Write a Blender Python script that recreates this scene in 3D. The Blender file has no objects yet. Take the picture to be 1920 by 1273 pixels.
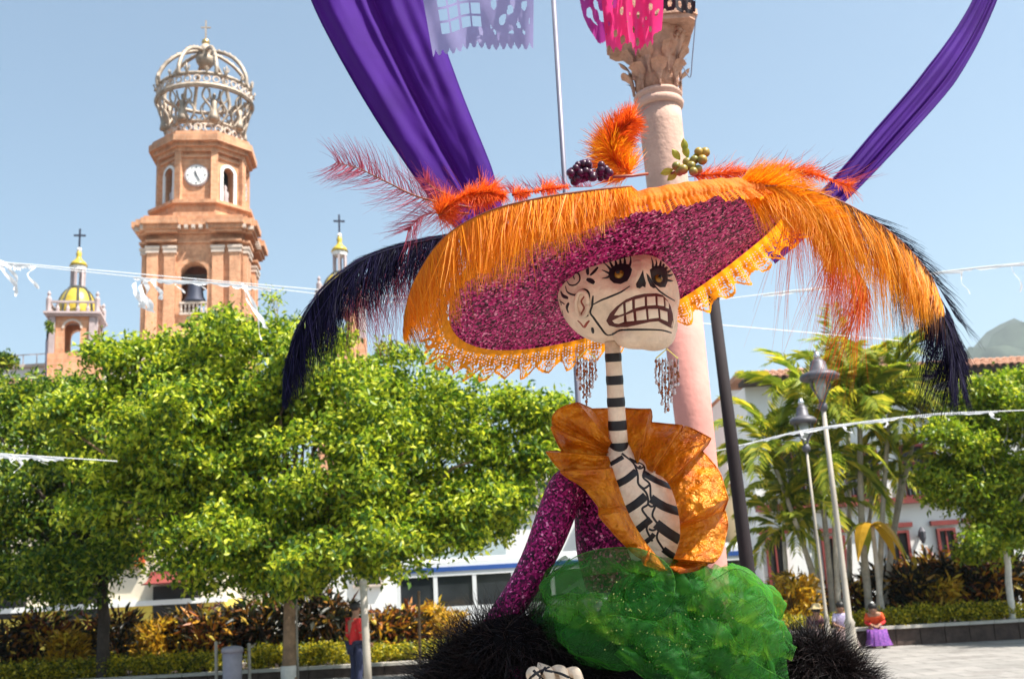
import bpy, math, random
import numpy as np
from mathutils import Vector, Matrix, noise
from mathutils.bvhtree import BVHTree
random.seed(7); rng = np.random.default_rng(7)
S = bpy.context.scene; COL = S.collection; PI = math.pi; R_ = math.radians

# ------------------------------------------------------------------ camera, sky, sun, exposure
EYE = Vector((0, 0, 1.75)); FPX = 2000.0; PITCH = math.atan((1110-636.5)/FPX); ROLL = 0.055
FWD = Vector((0, math.cos(PITCH), math.sin(PITCH))); _u0 = Vector((0, -math.sin(PITCH), math.cos(PITCH))); _r0 = Vector((1, 0, 0))
RGT = _r0*math.cos(ROLL) - _u0*math.sin(ROLL); UPV = _r0*math.sin(ROLL) + _u0*math.cos(ROLL)
cd = bpy.data.cameras.new('camera'); cam = bpy.data.objects.new('camera', cd); COL.objects.link(cam)
cam.matrix_world = Matrix(((RGT.x, UPV.x, -FWD.x, EYE.x), (RGT.y, UPV.y, -FWD.y, EYE.y), (RGT.z, UPV.z, -FWD.z, EYE.z), (0, 0, 0, 1)))
cd.sensor_width = 36; cd.lens = 37.5; cd.clip_start = 0.1; cd.clip_end = 9000
cd.dof.use_dof = True; cd.dof.focus_distance = 2.95; cd.dof.aperture_fstop = 6.8
S.camera = cam
SUN_EL, SUN_AZ = R_(58), R_(116)          # azimuth clockwise from +Y (the view direction)
w = bpy.data.worlds.new('World'); S.world = w; w.use_nodes = True
nt = w.node_tree; bg = nt.nodes['Background']
sky = nt.nodes.new('ShaderNodeTexSky'); sky.sky_type = 'NISHITA'; sky.sun_disc = False
sky.sun_elevation = SUN_EL; sky.sun_rotation = SUN_AZ; sky.air_density = 1.0; sky.dust_density = 2.0; sky.ozone_density = 1.0
tint = nt.nodes.new('ShaderNodeMix'); tint.data_type = 'RGBA'; tint.blend_type = 'MULTIPLY'; tint.inputs[0].default_value = 1; tint.inputs[7].default_value = (.87, 1.0, .95, 1)
nt.links.new(sky.outputs[0], tint.inputs[6]); hs = nt.nodes.new('ShaderNodeHueSaturation'); hs.inputs['Saturation'].default_value = .92; nt.links.new(tint.outputs[2], hs.inputs['Color']); nt.links.new(hs.outputs[0], bg.inputs[0]); bg.inputs[1].default_value = 0.095
ld = bpy.data.lights.new('sun', 'SUN'); ld.energy = 5.0; ld.angle = R_(0.55); ld.color = (1, .95, .86)
sun = bpy.data.objects.new('sun', ld); COL.objects.link(sun)
sdir = Vector((math.sin(SUN_AZ)*math.cos(SUN_EL), math.cos(SUN_AZ)*math.cos(SUN_EL), math.sin(SUN_EL)))
sun.rotation_euler = sdir.to_track_quat('Z', 'Y').to_euler(); sun.location = (20, 0, 40)
vs = S.view_settings; vs.view_transform = 'Standard'; vs.look = 'None'; vs.exposure = 1.24; vs.gamma = 1.0; vs.use_curve_mapping = False
cy = S.cycles; cy.max_bounces = 8; cy.transparent_max_bounces = 24; cy.transmission_bounces = 6; cy.use_denoising = True

# ------------------------------------------------------------------ helpers
def ray(u, v): return FWD + RGT*((u-960)/FPX) - UPV*((v-636.5)/FPX)
def at(u, v, d): return EYE + ray(u, v)*d                        # point at distance d along the view axis
def atY(u, v, Y):
    r = ray(u, v); return EYE + r*(Y/r.y)
def atG(u, v, z=0.0):
    r = ray(u, v); return EYE + r*((z-EYE.z)/r.z)
ORG = {}
def tag(o, label=None, cat=None, group=None, kind=None):
    if label: o['label'] = label
    if cat: o['category'] = cat
    if group: o['group'] = group
    if kind: o['kind'] = kind
    return o
def thing(name, label, cat, loc=(0, 0, 0), group=None):
    o = bpy.data.objects.new(name, None); COL.objects.link(o); o.location = loc; o.empty_display_size = .1
    ORG[o.name] = Vector(loc); return tag(o, label, cat, group)
def origin(p): return ORG.get(p.name, Vector((0, 0, 0))) if p is not None else Vector((0, 0, 0))
def link(o, parent):
    COL.objects.link(o)
    if parent is not None:
        o.parent = parent; ORG[o.name] = origin(parent)
    return o
def obj(name, me, mat, parent=None, label=None, kind=None):
    o = bpy.data.objects.new(name, me)
    if mat is not None and not me.materials: me.materials.append(mat)
    link(o, parent)
    return tag(o, label, None, None, kind)
def npmesh(name, V, Fq, smooth=False):
    """V (n,3), Fq (m,k) fixed-size faces"""
    V = np.asarray(V, np.float32); Fq = np.asarray(Fq, np.int32); k = Fq.shape[1]
    me = bpy.data.meshes.new(name); me.vertices.add(len(V)); me.vertices.foreach_set('co', V.ravel())
    me.loops.add(Fq.size); me.loops.foreach_set('vertex_index', Fq.ravel())
    me.polygons.add(len(Fq)); me.polygons.foreach_set('loop_start', np.arange(0, Fq.size, k, dtype=np.int32))
    me.polygons.foreach_set('loop_total', np.full(len(Fq), k, np.int32))
    if smooth: me.polygons.foreach_set('use_smooth', np.ones(len(Fq), bool))
    me.update(calc_edges=True); return me
def npobj(name, V, Fq, mat, parent=None, smooth=False, label=None, kind=None):
    V = np.asarray(V, np.float64) - np.array(origin(parent))
    return obj(name, npmesh(name, V, Fq, smooth), mat, parent, label, kind)
class MB:
    def __init__(s, xf=None): s.v = []; s.f = []; s.xf = xf
    def pt(s, p):
        p = Vector(p); s.v.append(s.xf @ p if s.xf is not None else p); return len(s.v)-1
    def poly(s, pts): s.f.append([s.pt(p) for p in pts]); return s
    def box(s, c, d, rz=0.0, taper=1.0):
        c = Vector(c); hx, hy, hz = d[0]/2, d[1]/2, d[2]/2; cs, sn = math.cos(rz), math.sin(rz); i = []
        for z in (-hz, hz):
            t = taper if z > 0 else 1
            for x, y in ((-hx, -hy), (hx, -hy), (hx, hy), (-hx, hy)):
                x *= t; y *= t
                i.append(s.pt(c + Vector((x*cs-y*sn, x*sn+y*cs, z))))
        a = i
        s.f += [[a[3], a[2], a[1], a[0]], [a[4], a[5], a[6], a[7]], [a[0], a[1], a[5], a[4]], [a[1], a[2], a[6], a[5]], [a[2], a[3], a[7], a[6]], [a[3], a[0], a[4], a[7]]]
        return s
    def grid(s, rows, closed=False):
        n = len(rows[0]); idx = [[s.pt(p) for p in r] for r in rows]
        for a, b in zip(idx, idx[1:]):
            for j in range(n if closed else n-1):
                k = (j+1) % n; s.f.append([a[j], a[k], b[k], b[j]])
        return idx
    def tube(s, path, rad, n=8, cap=True, squash=None):
        path = [Vector(p) for p in path]; m = len(path)
        if not hasattr(rad, '__len__'): rad = [rad]*m
        t0 = (path[1]-path[0]).normalized(); ref = Vector((0, 0, 1)) if abs(t0.z) < .9 else Vector((1, 0, 0))
        a = t0.cross(ref).normalized(); rows = []
        for i, p in enumerate(path):
            t = (path[min(i+1, m-1)] - path[max(i-1, 0)])
            if t.length < 1e-9: t = t0
            t = t.normalized(); a = (a - t*a.dot(t)).normalized(); b = t.cross(a)
            q = squash or 1
            rows.append([p + (a*math.cos(2*PI*j/n) + b*math.sin(2*PI*j/n)*q)*rad[i] for j in range(n)])
        idx = s.grid(rows, True)
        if cap: s.f.append(list(reversed(idx[0]))); s.f.append(list(idx[-1]))
        return s
    def lathe(s, prof, c=(0, 0, 0), n=20, a0=0.0, cap=True):
        c = Vector(c)
        rows = [[c + Vector((r*math.cos(a0+2*PI*j/n), r*math.sin(a0+2*PI*j/n), z)) for j in range(n)] for r, z in prof]
        idx = s.grid(rows, True)
        if cap: s.f.append(list(reversed(idx[0]))); s.f.append(list(idx[-1]))
        return s
    def prism(s, poly, h0, h1, axis='z'):
        """extrude 2D polygon; axis z: (x,y)->z ; axis y: (x,z)->y"""
        f = (lambda p, h: (p[0], p[1], h)) if axis == 'z' else (lambda p, h: (p[0], h, p[1]))
        a = [s.pt(f(p, h0)) for p in poly]; b = [s.pt(f(p, h1)) for p in poly]; n = len(poly)
        s.f.append(list(reversed(a))); s.f.append(list(b))
        for j in range(n): k = (j+1) % n; s.f.append([a[j], a[k], b[k], b[j]])
        return s
    def ball(s, c, r, n=10, m=7):
        c = Vector(c)
        if not hasattr(r, '__len__'): r = (r, r, r)
        rows = [[c + Vector((r[0]*math.sin(PI*i/m)*math.cos(2*PI*j/n), r[1]*math.sin(PI*i/m)*math.sin(2*PI*j/n), -r[2]*math.cos(PI*i/m))) for j in range(n)] for i in range(1, m)]
        idx = s.grid(rows, True); b = s.pt(c-Vector((0, 0, r[2]))); t = s.pt(c+Vector((0, 0, r[2])))
        for j in range(n):
            k = (j+1) % n; s.f.append([b, idx[0][k], idx[0][j]]); s.f.append([t, idx[-1][j], idx[-1][k]])
        return s
    def mesh(s, name, o=Vector((0, 0, 0)), smooth=False):
        me = bpy.data.meshes.new(name); me.from_pydata([tuple(p-o) for p in s.v], [], s.f)
        if smooth: me.polygons.foreach_set('use_smooth', np.ones(len(me.polygons), bool))
        me.update(); return me
    def build(s, name, mat, parent=None, smooth=False, label=None, kind=None):
        return obj(name, s.mesh(name, origin(parent), smooth), mat, parent, label, kind)
def catmull(pts, n):
    P = [np.array(p, float) for p in pts]; P = [2*P[0]-P[1]] + P + [2*P[-1]-P[-2]]; out = []; m = len(P)-3
    for i in range(n):
        x = i/(n-1)*m; k = min(int(x), m-1); t = x-k; a, b, c, d = P[k:k+4]
        out.append(.5*((2*b) + (-a+c)*t + (2*a-5*b+4*c-d)*t*t + (-a+3*b-3*c+d)*t**3))
    return out

# ------------------------------------------------------------------ materials
def newmat(name):
    m = bpy.data.materials.new(name); m.use_nodes = True; n = m.node_tree.nodes; l = m.node_tree.links
    return m, n, l, n['Principled BSDF'], n['Material Output']
def ramp(n, stops, interp='LINEAR'):
    r = n.new('ShaderNodeValToRGB'); r.color_ramp.interpolation = interp; e = r.color_ramp.elements
    while len(e) > 1: e.remove(e[-1])
    e[0].position = stops[0][0]; e[0].color = (*stops[0][1], 1)
    for p, c in stops[1:]:
        x = e.new(p); x.color = (*c, 1)
    return r
def mat(name, col, rough=.7, metal=0.0, var=.18, scale=6.0, bump=.0, bscale=None, spec=.4, col2=None):
    m, n, l, b, o = newmat(name)
    b.inputs['Roughness'].default_value = rough; b.inputs['Metallic'].default_value = metal; b.inputs['Specular IOR Level'].default_value = spec
    tc = n.new('ShaderNodeTexCoord'); nz = n.new('ShaderNodeTexNoise'); nz.inputs['Scale'].default_value = scale; nz.inputs['Detail'].default_value = 6; nz.inputs['Roughness'].default_value = .65
    l.new(tc.outputs['Object'], nz.inputs['Vector'])
    lo = tuple(c*(1-var) for c in col); hi = col2 or tuple(min(1, c*(1+var)) for c in col)
    r = ramp(n, [(.3, lo), (.7, hi)]); l.new(nz.outputs[0], r.inputs[0]); l.new(r.outputs[0], b.inputs['Base Color'])
    if bump:
        bp = n.new('ShaderNodeBump'); bp.inputs['Strength'].default_value = bump; bp.inputs['Distance'].default_value = .02
        n2 = n.new('ShaderNodeTexNoise'); n2.inputs['Scale'].default_value = bscale or scale*6; n2.inputs['Detail'].default_value = 5
        l.new(tc.outputs['Object'], n2.inputs['Vector']); l.new(n2.outputs[0], bp.inputs['Height']); l.new(bp.outputs[0], b.inputs['Normal'])
    return m
def leafmat(name, stops, trans=.45, rough=.42, spec=.4, tcol=1.6):
    """thin leaves, barbs, cloth: colour random per leaf, light passes through"""
    m, n, l, b, o = newmat(name)
    g = n.new('ShaderNodeNewGeometry'); r = ramp(n, stops); l.new(g.outputs['Random Per Island'], r.inputs[0])
    l.new(r.outputs[0], b.inputs['Base Color']); b.inputs['Roughness'].default_value = rough; b.inputs['Specular IOR Level'].default_value = spec
    if trans > 0:
        t = n.new('ShaderNodeBsdfTranslucent'); x = n.new('ShaderNodeMixShader'); x.inputs[0].default_value = trans
        k = n.new('ShaderNodeMix'); k.data_type = 'RGBA'; k.blend_type = 'MULTIPLY'; k.inputs[0].default_value = 1; k.clamp_result = False
        k.inputs[7].default_value = (tcol, tcol, tcol*.75, 1); l.new(r.outputs[0], k.inputs[6]); l.new(k.outputs[2], t.inputs[0])
        l.new(b.outputs[0], x.inputs[1]); l.new(t.outputs[0], x.inputs[2]); l.new(x.outputs[0], o.inputs[0])
    return m
def cloth(name, col, trans=.3, rough=.4, var=.2, scale=8, bump=.25, bscale=40, tcol=None, sheen=.0, metal=0.0, alpha=1.0, bdist=.01, col2=None):
    m = mat(name, col, rough, metal, var, scale, bump, bscale, col2=col2); n = m.node_tree.nodes; l = m.node_tree.links
    b = n['Principled BSDF']; o = n['Material Output']; b.inputs['Sheen Weight'].default_value = sheen
    for x in n:
        if x.type == 'BUMP': x.inputs['Distance'].default_value = bdist
    b.inputs['Specular IOR Level'].default_value = .15 if rough > .7 else .4; last = b.outputs[0]
    if trans > 0:
        t = n.new('ShaderNodeBsdfTranslucent'); t.inputs[0].default_value = (*(tcol or col), 1)
        x = n.new('ShaderNodeMixShader'); x.inputs[0].default_value = trans; l.new(last, x.inputs[1]); l.new(t.outputs[0], x.inputs[2]); last = x.outputs[0]
    if alpha < 1:
        t = n.new('ShaderNodeBsdfTransparent'); x = n.new('ShaderNodeMixShader'); x.inputs[0].default_value = alpha
        l.new(t.outputs[0], x.inputs[1]); l.new(last, x.inputs[2]); last = x.outputs[0]
    l.new(last, o.inputs[0]); return m
def glitter(name, stops, scale=170.0, tilt=1.0, rough=.3, metal=.6, stretch=(1, 1, 1)):
    m, n, l, b, o = newmat(name)
    tc = n.new('ShaderNodeTexCoord'); mp = n.new('ShaderNodeMapping'); mp.inputs['Scale'].default_value = stretch; l.new(tc.outputs['Object'], mp.inputs['Vector']); vo = n.new('ShaderNodeTexVoronoi'); vo.inputs['Scale'].default_value = scale; l.new(mp.outputs[0], vo.inputs['Vector'])
    sp = n.new('ShaderNodeSeparateColor'); l.new(vo.outputs['Color'], sp.inputs[0]); r = ramp(n, stops); l.new(sp.outputs[0], r.inputs[0]); l.new(r.outputs[0], b.inputs['Base Color'])
    g = n.new('ShaderNodeNewGeometry'); a = n.new('ShaderNodeVectorMath'); a.operation = 'MULTIPLY_ADD'
    a.inputs[1].default_value = (tilt*2,)*3; l.new(vo.outputs['Color'], a.inputs[0])
    q = n.new('ShaderNodeVectorMath'); q.operation = 'SUBTRACT'; q.inputs[1].default_value = (tilt,)*3; l.new(g.outputs['Normal'], q.inputs[0]); l.new(q.outputs[0], a.inputs[2])
    z = n.new('ShaderNodeVectorMath'); z.operation = 'NORMALIZE'; l.new(a.outputs[0], z.inputs[0]); l.new(z.outputs[0], b.inputs['Normal'])
    b.inputs['Roughness'].default_value = rough; b.inputs['Metallic'].default_value = metal; b.inputs['Specular IOR Level'].default_value = .15; return m
def brickmat(name, c1, c2, mortar, scale, bw=.5, rh=.25, flat=False):
    m, n, l, b, o = newmat(name); b.inputs['Roughness'].default_value = .85
    tc = n.new('ShaderNodeTexCoord'); mp = n.new('ShaderNodeMapping'); mp.inputs['Rotation'].default_value = (R_(90), 0, 0)
    sx = n.new('ShaderNodeSeparateXYZ'); l.new(tc.outputs['Object'], sx.inputs[0])
    ad = n.new('ShaderNodeMath'); ad.operation = 'ADD'; l.new(sx.outputs[0], ad.inputs[0]); l.new(sx.outputs[1], ad.inputs[1])
    cb = n.new('ShaderNodeCombineXYZ'); l.new(ad.outputs[0], cb.inputs[0]); l.new(sx.outputs[2], cb.inputs[1])
    br = n.new('ShaderNodeTexBrick'); br.inputs['Scale'].default_value = scale; br.inputs['Color1'].default_value = (*c1, 1); br.inputs['Color2'].default_value = (*c2, 1); br.inputs['Mortar'].default_value = (*mortar, 1)
    br.inputs['Brick Width'].default_value = bw; br.inputs['Row Height'].default_value = rh; br.inputs['Mortar Size'].default_value = .02; l.new(tc.outputs['Object'] if flat else cb.outputs[0], br.inputs['Vector'])
    nz = n.new('ShaderNodeTexNoise'); nz.inputs['Scale'].default_value = 1.1; nz.inputs['Detail'].default_value = 9; nz.inputs['Roughness'].default_value = .75; m2 = n.new('ShaderNodeMapping'); m2.inputs['Scale'].default_value = (1, 1, .4); l.new(tc.outputs['Object'], m2.inputs['Vector']); l.new(m2.outputs[0], nz.inputs['Vector'])
    r = ramp(n, [(.32, (.55, .50, .47)), (.5, (.95, .93, .9)), (.68, (1.2, 1.15, 1.1))]); l.new(nz.outputs[0], r.inputs[0])
    k = n.new('ShaderNodeMix'); k.data_type = 'RGBA'; k.blend_type = 'MULTIPLY'; k.inputs[0].default_value = 1; l.new(br.outputs[0], k.inputs[6]); l.new(r.outputs[0], k.inputs[7])
    l.new(k.outputs[2], b.inputs['Base Color']); return m
def sheer(name, col, tcol, a0=.36, a1=.97):
    """fine net: denser where the cloth turns edge-on, as layered net is"""
    m = cloth(name, col, .5, .6, .35, 9, .2, 300, tcol=tcol, alpha=.5, bdist=.003, col2=tuple(c*2.4 for c in col)); n = m.node_tree.nodes; l = m.node_tree.links
    lw = n.new('ShaderNodeLayerWeight'); lw.inputs[0].default_value = .35; mr = n.new('ShaderNodeMapRange'); mr.inputs[3].default_value = a0; mr.inputs[4].default_value = a1
    l.new(lw.outputs['Facing'], mr.inputs[0])
    x = [q for q in n if q.type == 'MIX_SHADER' and any(k.from_node.type == 'BSDF_TRANSPARENT' for k in q.inputs[1].links)][0]; l.new(mr.outputs[0], x.inputs[0]); return m
M = {}
M['pave'] = brickmat('grey_paving', (.27, .255, .245), (.22, .21, .20), (.13, .12, .115), 1.0, .9, .6, True)
M['road'] = mat('asphalt', (.06, .06, .062), .9, var=.25, scale=2, bump=.3, bscale=60)
M['soil'] = mat('soil', (.06, .04, .028), .95, var=.4, scale=6, bump=.6)
M['brick'] = brickmat('orange_brick', (.66, .34, .19), (.55, .25, .13), (.60, .40, .28), 1.6)
M['stone'] = brickmat('orange_cantera', (.64, .33, .185), (.54, .26, .14), (.60, .38, .26), 1.0, .7, .36)
M['palestone'] = mat('pale_cantera', (.55, .45, .38), .85, var=.22, scale=1.2, bump=.3, bscale=9)
M['lilacstone'] = mat('lilac_stone', (.42, .34, .34), .85, var=.25, scale=1.0, bump=.3, bscale=9)
M['crownstone'] = mat('grey_gold_crown', (.40, .32, .25), .6, .25, var=.4, scale=1.6, bump=.4, bscale=9)
M['gold'] = mat('gilded', (.65, .45, .18), .35, .8, var=.2, scale=3)
M['white'] = mat('white_plaster', (.78, .77, .75), .85, var=.06, scale=.7, bump=.15, bscale=14)
M['cream'] = mat('cream_plaster', (.70, .62, .48), .85, var=.08, scale=.7)
M['yellowwall'] = mat('yellow_wall', (.72, .55, .10), .8, var=.12, scale=.9)
M['maroon'] = mat('maroon_paint', (.20, .035, .03), .6, var=.2, scale=3)
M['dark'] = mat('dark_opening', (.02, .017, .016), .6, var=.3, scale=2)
M['glass'] = mat('window_glass', (.025, .03, .035), .08, var=.2, scale=1, spec=.7)
M['roof'] = mat('clay_tile', (.42, .22, .14), .8, var=.35, scale=4, bump=.3)
M['bark'] = mat('tan_bark', (.24, .15, .09), .9, var=.45, scale=5, bump=.8, bscale=22)
M['darkbark'] = mat('dark_bark', (.05, .037, .03), .9, var=.45, scale=5, bump=.8, bscale=22)
M['limebark'] = mat('whitewashed_bark', (.66, .61, .55), .85, var=.2, scale=5, bump=.6, bscale=20)
M['palmbark'] = mat('pale_palm_stem', (.46, .40, .33), .85, var=.3, scale=5, bump=.5)
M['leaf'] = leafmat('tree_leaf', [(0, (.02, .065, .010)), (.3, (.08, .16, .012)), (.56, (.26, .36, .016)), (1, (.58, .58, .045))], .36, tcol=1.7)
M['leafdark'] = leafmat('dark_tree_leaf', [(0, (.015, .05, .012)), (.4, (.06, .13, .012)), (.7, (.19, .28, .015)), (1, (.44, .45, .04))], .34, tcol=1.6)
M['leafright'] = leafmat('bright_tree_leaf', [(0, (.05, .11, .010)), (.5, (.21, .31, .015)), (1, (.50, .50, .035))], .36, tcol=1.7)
M['palm'] = leafmat('palm_leaf', [(0, (.09, .15, .02)), (.45, (.24, .29, .03)), (.8, (.40, .40, .05)), (1, (.6, .5, .06))], .45, tcol=1.8)
M['hedge'] = leafmat('hedge_leaf', [(0, (.04, .07, .01)), (.4, (.18, .20, .015)), (.7, (.50, .42, .02)), (1, (.68, .52, .03))], .4, tcol=1.5)
M['croton'] = leafmat('croton_leaf', [(0, (.022, .03, .014)), (.38, (.045, .035, .018)), (.6, (.15, .03, .02)), (.75, (.45, .15, .025)), (.9, (.65, .36, .03)), (1, (.62, .50, .07))], .3, tcol=1.3)
M['crotondark'] = leafmat('dark_croton_leaf', [(0, (.014, .022, .012)), (.6, (.03, .026, .018)), (.78, (.10, .04, .02)), (.88, (.40, .16, .03)), (1, (.55, .38, .05))], .3, tcol=1.3)
M['crotongold'] = leafmat('golden_croton_leaf', [(0, (.07, .08, .02)), (.3, (.35, .2, .02)), (.7, (.68, .38, .03)), (1, (.7, .55, .06))], .4, tcol=1.4)
M['glitter'] = glitter('magenta_glitter', [(0, (.012, .001, .008)), (.3, (.09, .003, .035)), (.6, (.44, .010, .14)), (.9, (.72, .05, .27)), (1, (1, .4, .6))], 190, .5, .55, 0, (1, .62, 1))
M['glitterjacket'] = glitter('plum_glitter', [(0, (.012, .001, .009)), (.35, (.08, .003, .04)), (.72, (.30, .007, .11)), (.94, (.56, .04, .24)), (1, (.95, .35, .6))], 180, .45, .55, 0)
M['skull'] = mat('bone_paint', (.82, .64, .49), .7, var=.2, scale=14, bump=.4, bscale=46)
M['tooth'] = mat('tooth_paint', (.86, .72, .56), .45, var=.1, scale=20)
M['black'] = mat('black_paint', (.012, .010, .014), .45, var=.3, scale=10)
M['maroonline'] = mat('lip_paint', (.09, .015, .012), .5, var=.3, scale=20)
M['redline'] = mat('red_brown_line', (.28, .05, .03), .5, var=.3, scale=20)
M['amber'] = mat('amber_eye', (.30, .15, .02), .15, .3, var=.7, scale=70)
M['satin'] = cloth('orange_satin', (.52, .075, .004), .22, .3, var=.3, scale=16, bump=1.0, bscale=34, tcol=(.9, .27, .01), metal=.25, bdist=.03, col2=(.86, .32, .01))  # yellow mottling paints the satin's highlights into the colour
M['lace'] = cloth('orange_lace', (.88, .22, .004), .5, .6, var=.3, scale=30, bump=.8, bscale=160, tcol=(1, .34, .01), bdist=.006)
M['tulle'] = sheer('green_tulle', (.02, .13, .02), (.14, .46, .03))
M['tullelight'] = sheer('pale_green_tulle', (.03, .15, .02), (.26, .52, .04), .10, .85)
M['tullehem'] = cloth('green_tulle_hem', (.12, .34, .07), .4, .5, var=.2, scale=20, bump=0, tcol=(.25, .6, .1), alpha=.7)
M['goldspeck'] = mat('gold_glitter', (.9, .75, .25), .25, .8, var=.3, scale=90)
M['purple'] = cloth('purple_satin', (.042, .007, .15), .25, .8, var=.2, scale=3, bump=.25, bscale=90, tcol=(.14, .012, .28), sheen=0, bdist=.004)
M['lav'] = cloth('lavender_paper', (.34, .32, .54), .4, .6, var=.15, scale=12, bump=.1, tcol=(.38, .34, .6))
M['pinkpaper'] = cloth('pink_paper', (.75, .03, .19), .45, .6, var=.2, scale=12, bump=.1, tcol=(.95, .06, .28))
M['magpaper'] = cloth('magenta_paper', (.36, .03, .24), .4, .6, var=.2, scale=12, bump=.1, tcol=(.5, .05, .34))
M['blackpaper'] = cloth('black_paper', (.03, .02, .025), .05, .6, var=.2, scale=12, bump=.1)
M['whitepaper'] = cloth('white_paper', (.80, .80, .82), .35, .6, var=.05, scale=12, bump=.1)
M['orangef'] = leafmat('orange_feather', [(0, (.70, .19, .005)), (.6, (.88, .29, .006)), (1, (.94, .40, .012))], .4, .5, .3, 1.15)
M['goldf'] = leafmat('golden_feather', [(0, (.66, .22, .006)), (.5, (.86, .33, .008)), (1, (.92, .42, .02))], .4, .5, .3, 1.15)
M['redf'] = leafmat('red_orange_feather', [(0, (.42, .04, .015)), (.5, (.78, .12, .015)), (1, (.88, .20, .02))], .35, .5, .3, 1.1)
M['pinkf'] = leafmat('rose_feather', [(0, (.16, .02, .05)), (.5, (.40, .05, .10)), (1, (.55, .12, .18))], .3, .5, .3, 1.1)
M['navyf'] = leafmat('navy_feather', [(0, (.002, .002, .007)), (.6, (.006, .004, .02)), (1, (.016, .012, .055))], .06, .6, .08, 1.0)
M['brownf'] = leafmat('brown_barb', [(0, (.07, .02, .01)), (1, (.22, .08, .02))], .1, .5, .3, 1.0)
M['quill'] = mat('quill', (.22, .06, .03), .5)
M['navyquill'] = mat('navy_quill', (.02, .02, .05), .3)
M['fur'] = leafmat('black_fur', [(0, (.006, .004, .005)), (.7, (.012, .008, .009)), (1, (.05, .032, .03))], .05, .45, .35, 1)
M['furbase'] = mat('black_fur_base', (.004, .003, .004), .95, spec=.1)
M['grape'] = mat('dark_grape', (.045, .008, .03), .35, var=.5, scale=30)
M['greenfruit'] = mat('green_fruit', (.16, .20, .03), .4, var=.4, scale=30, col2=(.42, .26, .05))
M['column'] = mat('pink_plaster_column', (.52, .33, .26), .8, var=.2, scale=5, bump=.35, bscale=26)
M['columnbase'] = mat('salmon_plaster', (.58, .25, .21), .8, var=.12, scale=4, bump=.2, bscale=24)
M['capital'] = mat('cantera_capital', (.46, .26, .18), .85, var=.35, scale=8, bump=.6, bscale=40)
M['pole'] = mat('grey_pole', (.20, .19, .24), .5, .3, var=.12, scale=4)
M['darkpole'] = mat('dark_brown_pole', (.014, .008, .010), .85, var=.3, scale=4)
M['iron'] = mat('lamp_iron', (.10, .095, .11), .5, .3, var=.25, scale=8)
M['lamppole'] = mat('pale_lamp_pole', (.34, .30, .25), .6, .0, var=.12, scale=4)
M['buswhite'] = mat('bus_white', (.74, .75, .76), .35, var=.05, scale=2)
M['busblue'] = mat('bus_blue', (.03, .09, .32), .4, var=.1, scale=2)
M['rubber'] = mat('tyre_rubber', (.02, .02, .02), .85)
M['chrome'] = mat('steel', (.55, .55, .56), .3, .9)
M['bin'] = mat('grey_bin', (.30, .27, .31), .6, var=.15, scale=5)
M['wall_lo'] = mat('dark_planter_stone', (.075, .05, .04), .9, var=.4, scale=5, bump=.5)
M['coping'] = mat('pale_coping', (.45, .41, .36), .85, var=.15, scale=4)
M['skin'] = mat('brown_skin', (.30, .16, .10), .6, var=.1, scale=12)
M['hair'] = mat('black_hair', (.012, .010, .010), .5)
M['redshirt'] = mat('red_cloth', (.55, .02, .02), .8, var=.15, scale=14)
M['denim'] = mat('dark_denim', (.02, .025, .06), .85, var=.2, scale=20)
M['plum'] = mat('dark_plum_cloth', (.07, .02, .035), .85, var=.3, scale=16)
M['greyskirt'] = mat('mauve_grey_cloth', (.24, .17, .17), .85, var=.3, scale=14)
M['floral'] = mat('white_purple_print', (.25, .12, .45), .85, var=.1, scale=34, col2=(.80, .78, .85))
M['orangered'] = mat('orange_red_cloth', (.62, .08, .02), .85, var=.2, scale=14)
M['violet'] = mat('violet_print', (.05, .025, .2), .85, var=.2, scale=24, col2=(.26, .07, .30))
M['straw'] = mat('straw_hat', (.62, .46, .24), .8, var=.2, scale=30)
M['hill'] = mat('wooded_hill', (.045, .06, .04), .95, var=.5, scale=.03, bump=.6, bscale=.15)
M['orange_sign'] = mat('orange_panel', (.62, .10, .025), .6, var=.1, scale=3)
M['yellowtile'] = mat('yellow_dome_tile', (.52, .38, .05), .35, var=.25, scale=4)
M['dometrim'] = mat('dark_dome_rib', (.06, .06, .05), .5)
M['ironcross'] = mat('dark_iron', (.03, .035, .06), .6, .3)
M['lampglass'] = mat('lamp_glass', (.36, .38, .36), .15, var=.1, scale=3, spec=.6)
M['bead_r'] = mat('amber_bead', (.32, .10, .04), .2, .2, var=.5, scale=60)
M['bead_w'] = mat('pearl_bead', (.62, .55, .58), .2, .3, var=.3, scale=60)
# ------------------------------------------------------------------ ground and far setting
def sheet(name, x0, x1, y0, y1, z, mt):
    o = MB().poly([(x0, y0, z), (x1, y0, z), (x1, y1, z), (x0, y1, z)]).build(name, mt); o['kind'] = 'structure'; return o
sheet('ground', -2500, 2500, -60, 5000, -.03, M['soil'])
sheet('plaza_pavement', -30, 34, -10, 33.5, 0, M['pave'])
sheet('road', -60, 70, 33.7, 40.2, -.012, M['road'])
o = MB().box((5, 33.6, 0.02), (130, .2, .2)).build('kerb', M['coping']); o['kind'] = 'structure'
sheet('pavement', -60, 70, 40.4, 47, .06, M['pave'])
o = MB().box((5, 40.3, 0.0), (130, .2, .15)).build('kerb', M['coping']); o['kind'] = 'structure'
# wooded mountain
rows = []
for j in range(20):
    row = []
    for i in range(70):
        x = 350+i*26; y = 1000+j*50
        hgt = (math.exp(-((x-1000)/600)**2)*420)*math.sin(min(1, j/9)*PI/2) * (.86+.3*noise.fractal(Vector((x/170, y/170, 3)), 1, 2, 5))
        row.append((x, y, max(-2, hgt)))
    rows.append(row)
m = MB(); m.grid(rows); o = m.build('hill', M['hill'], smooth=True); o['kind'] = 'structure'

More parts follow.
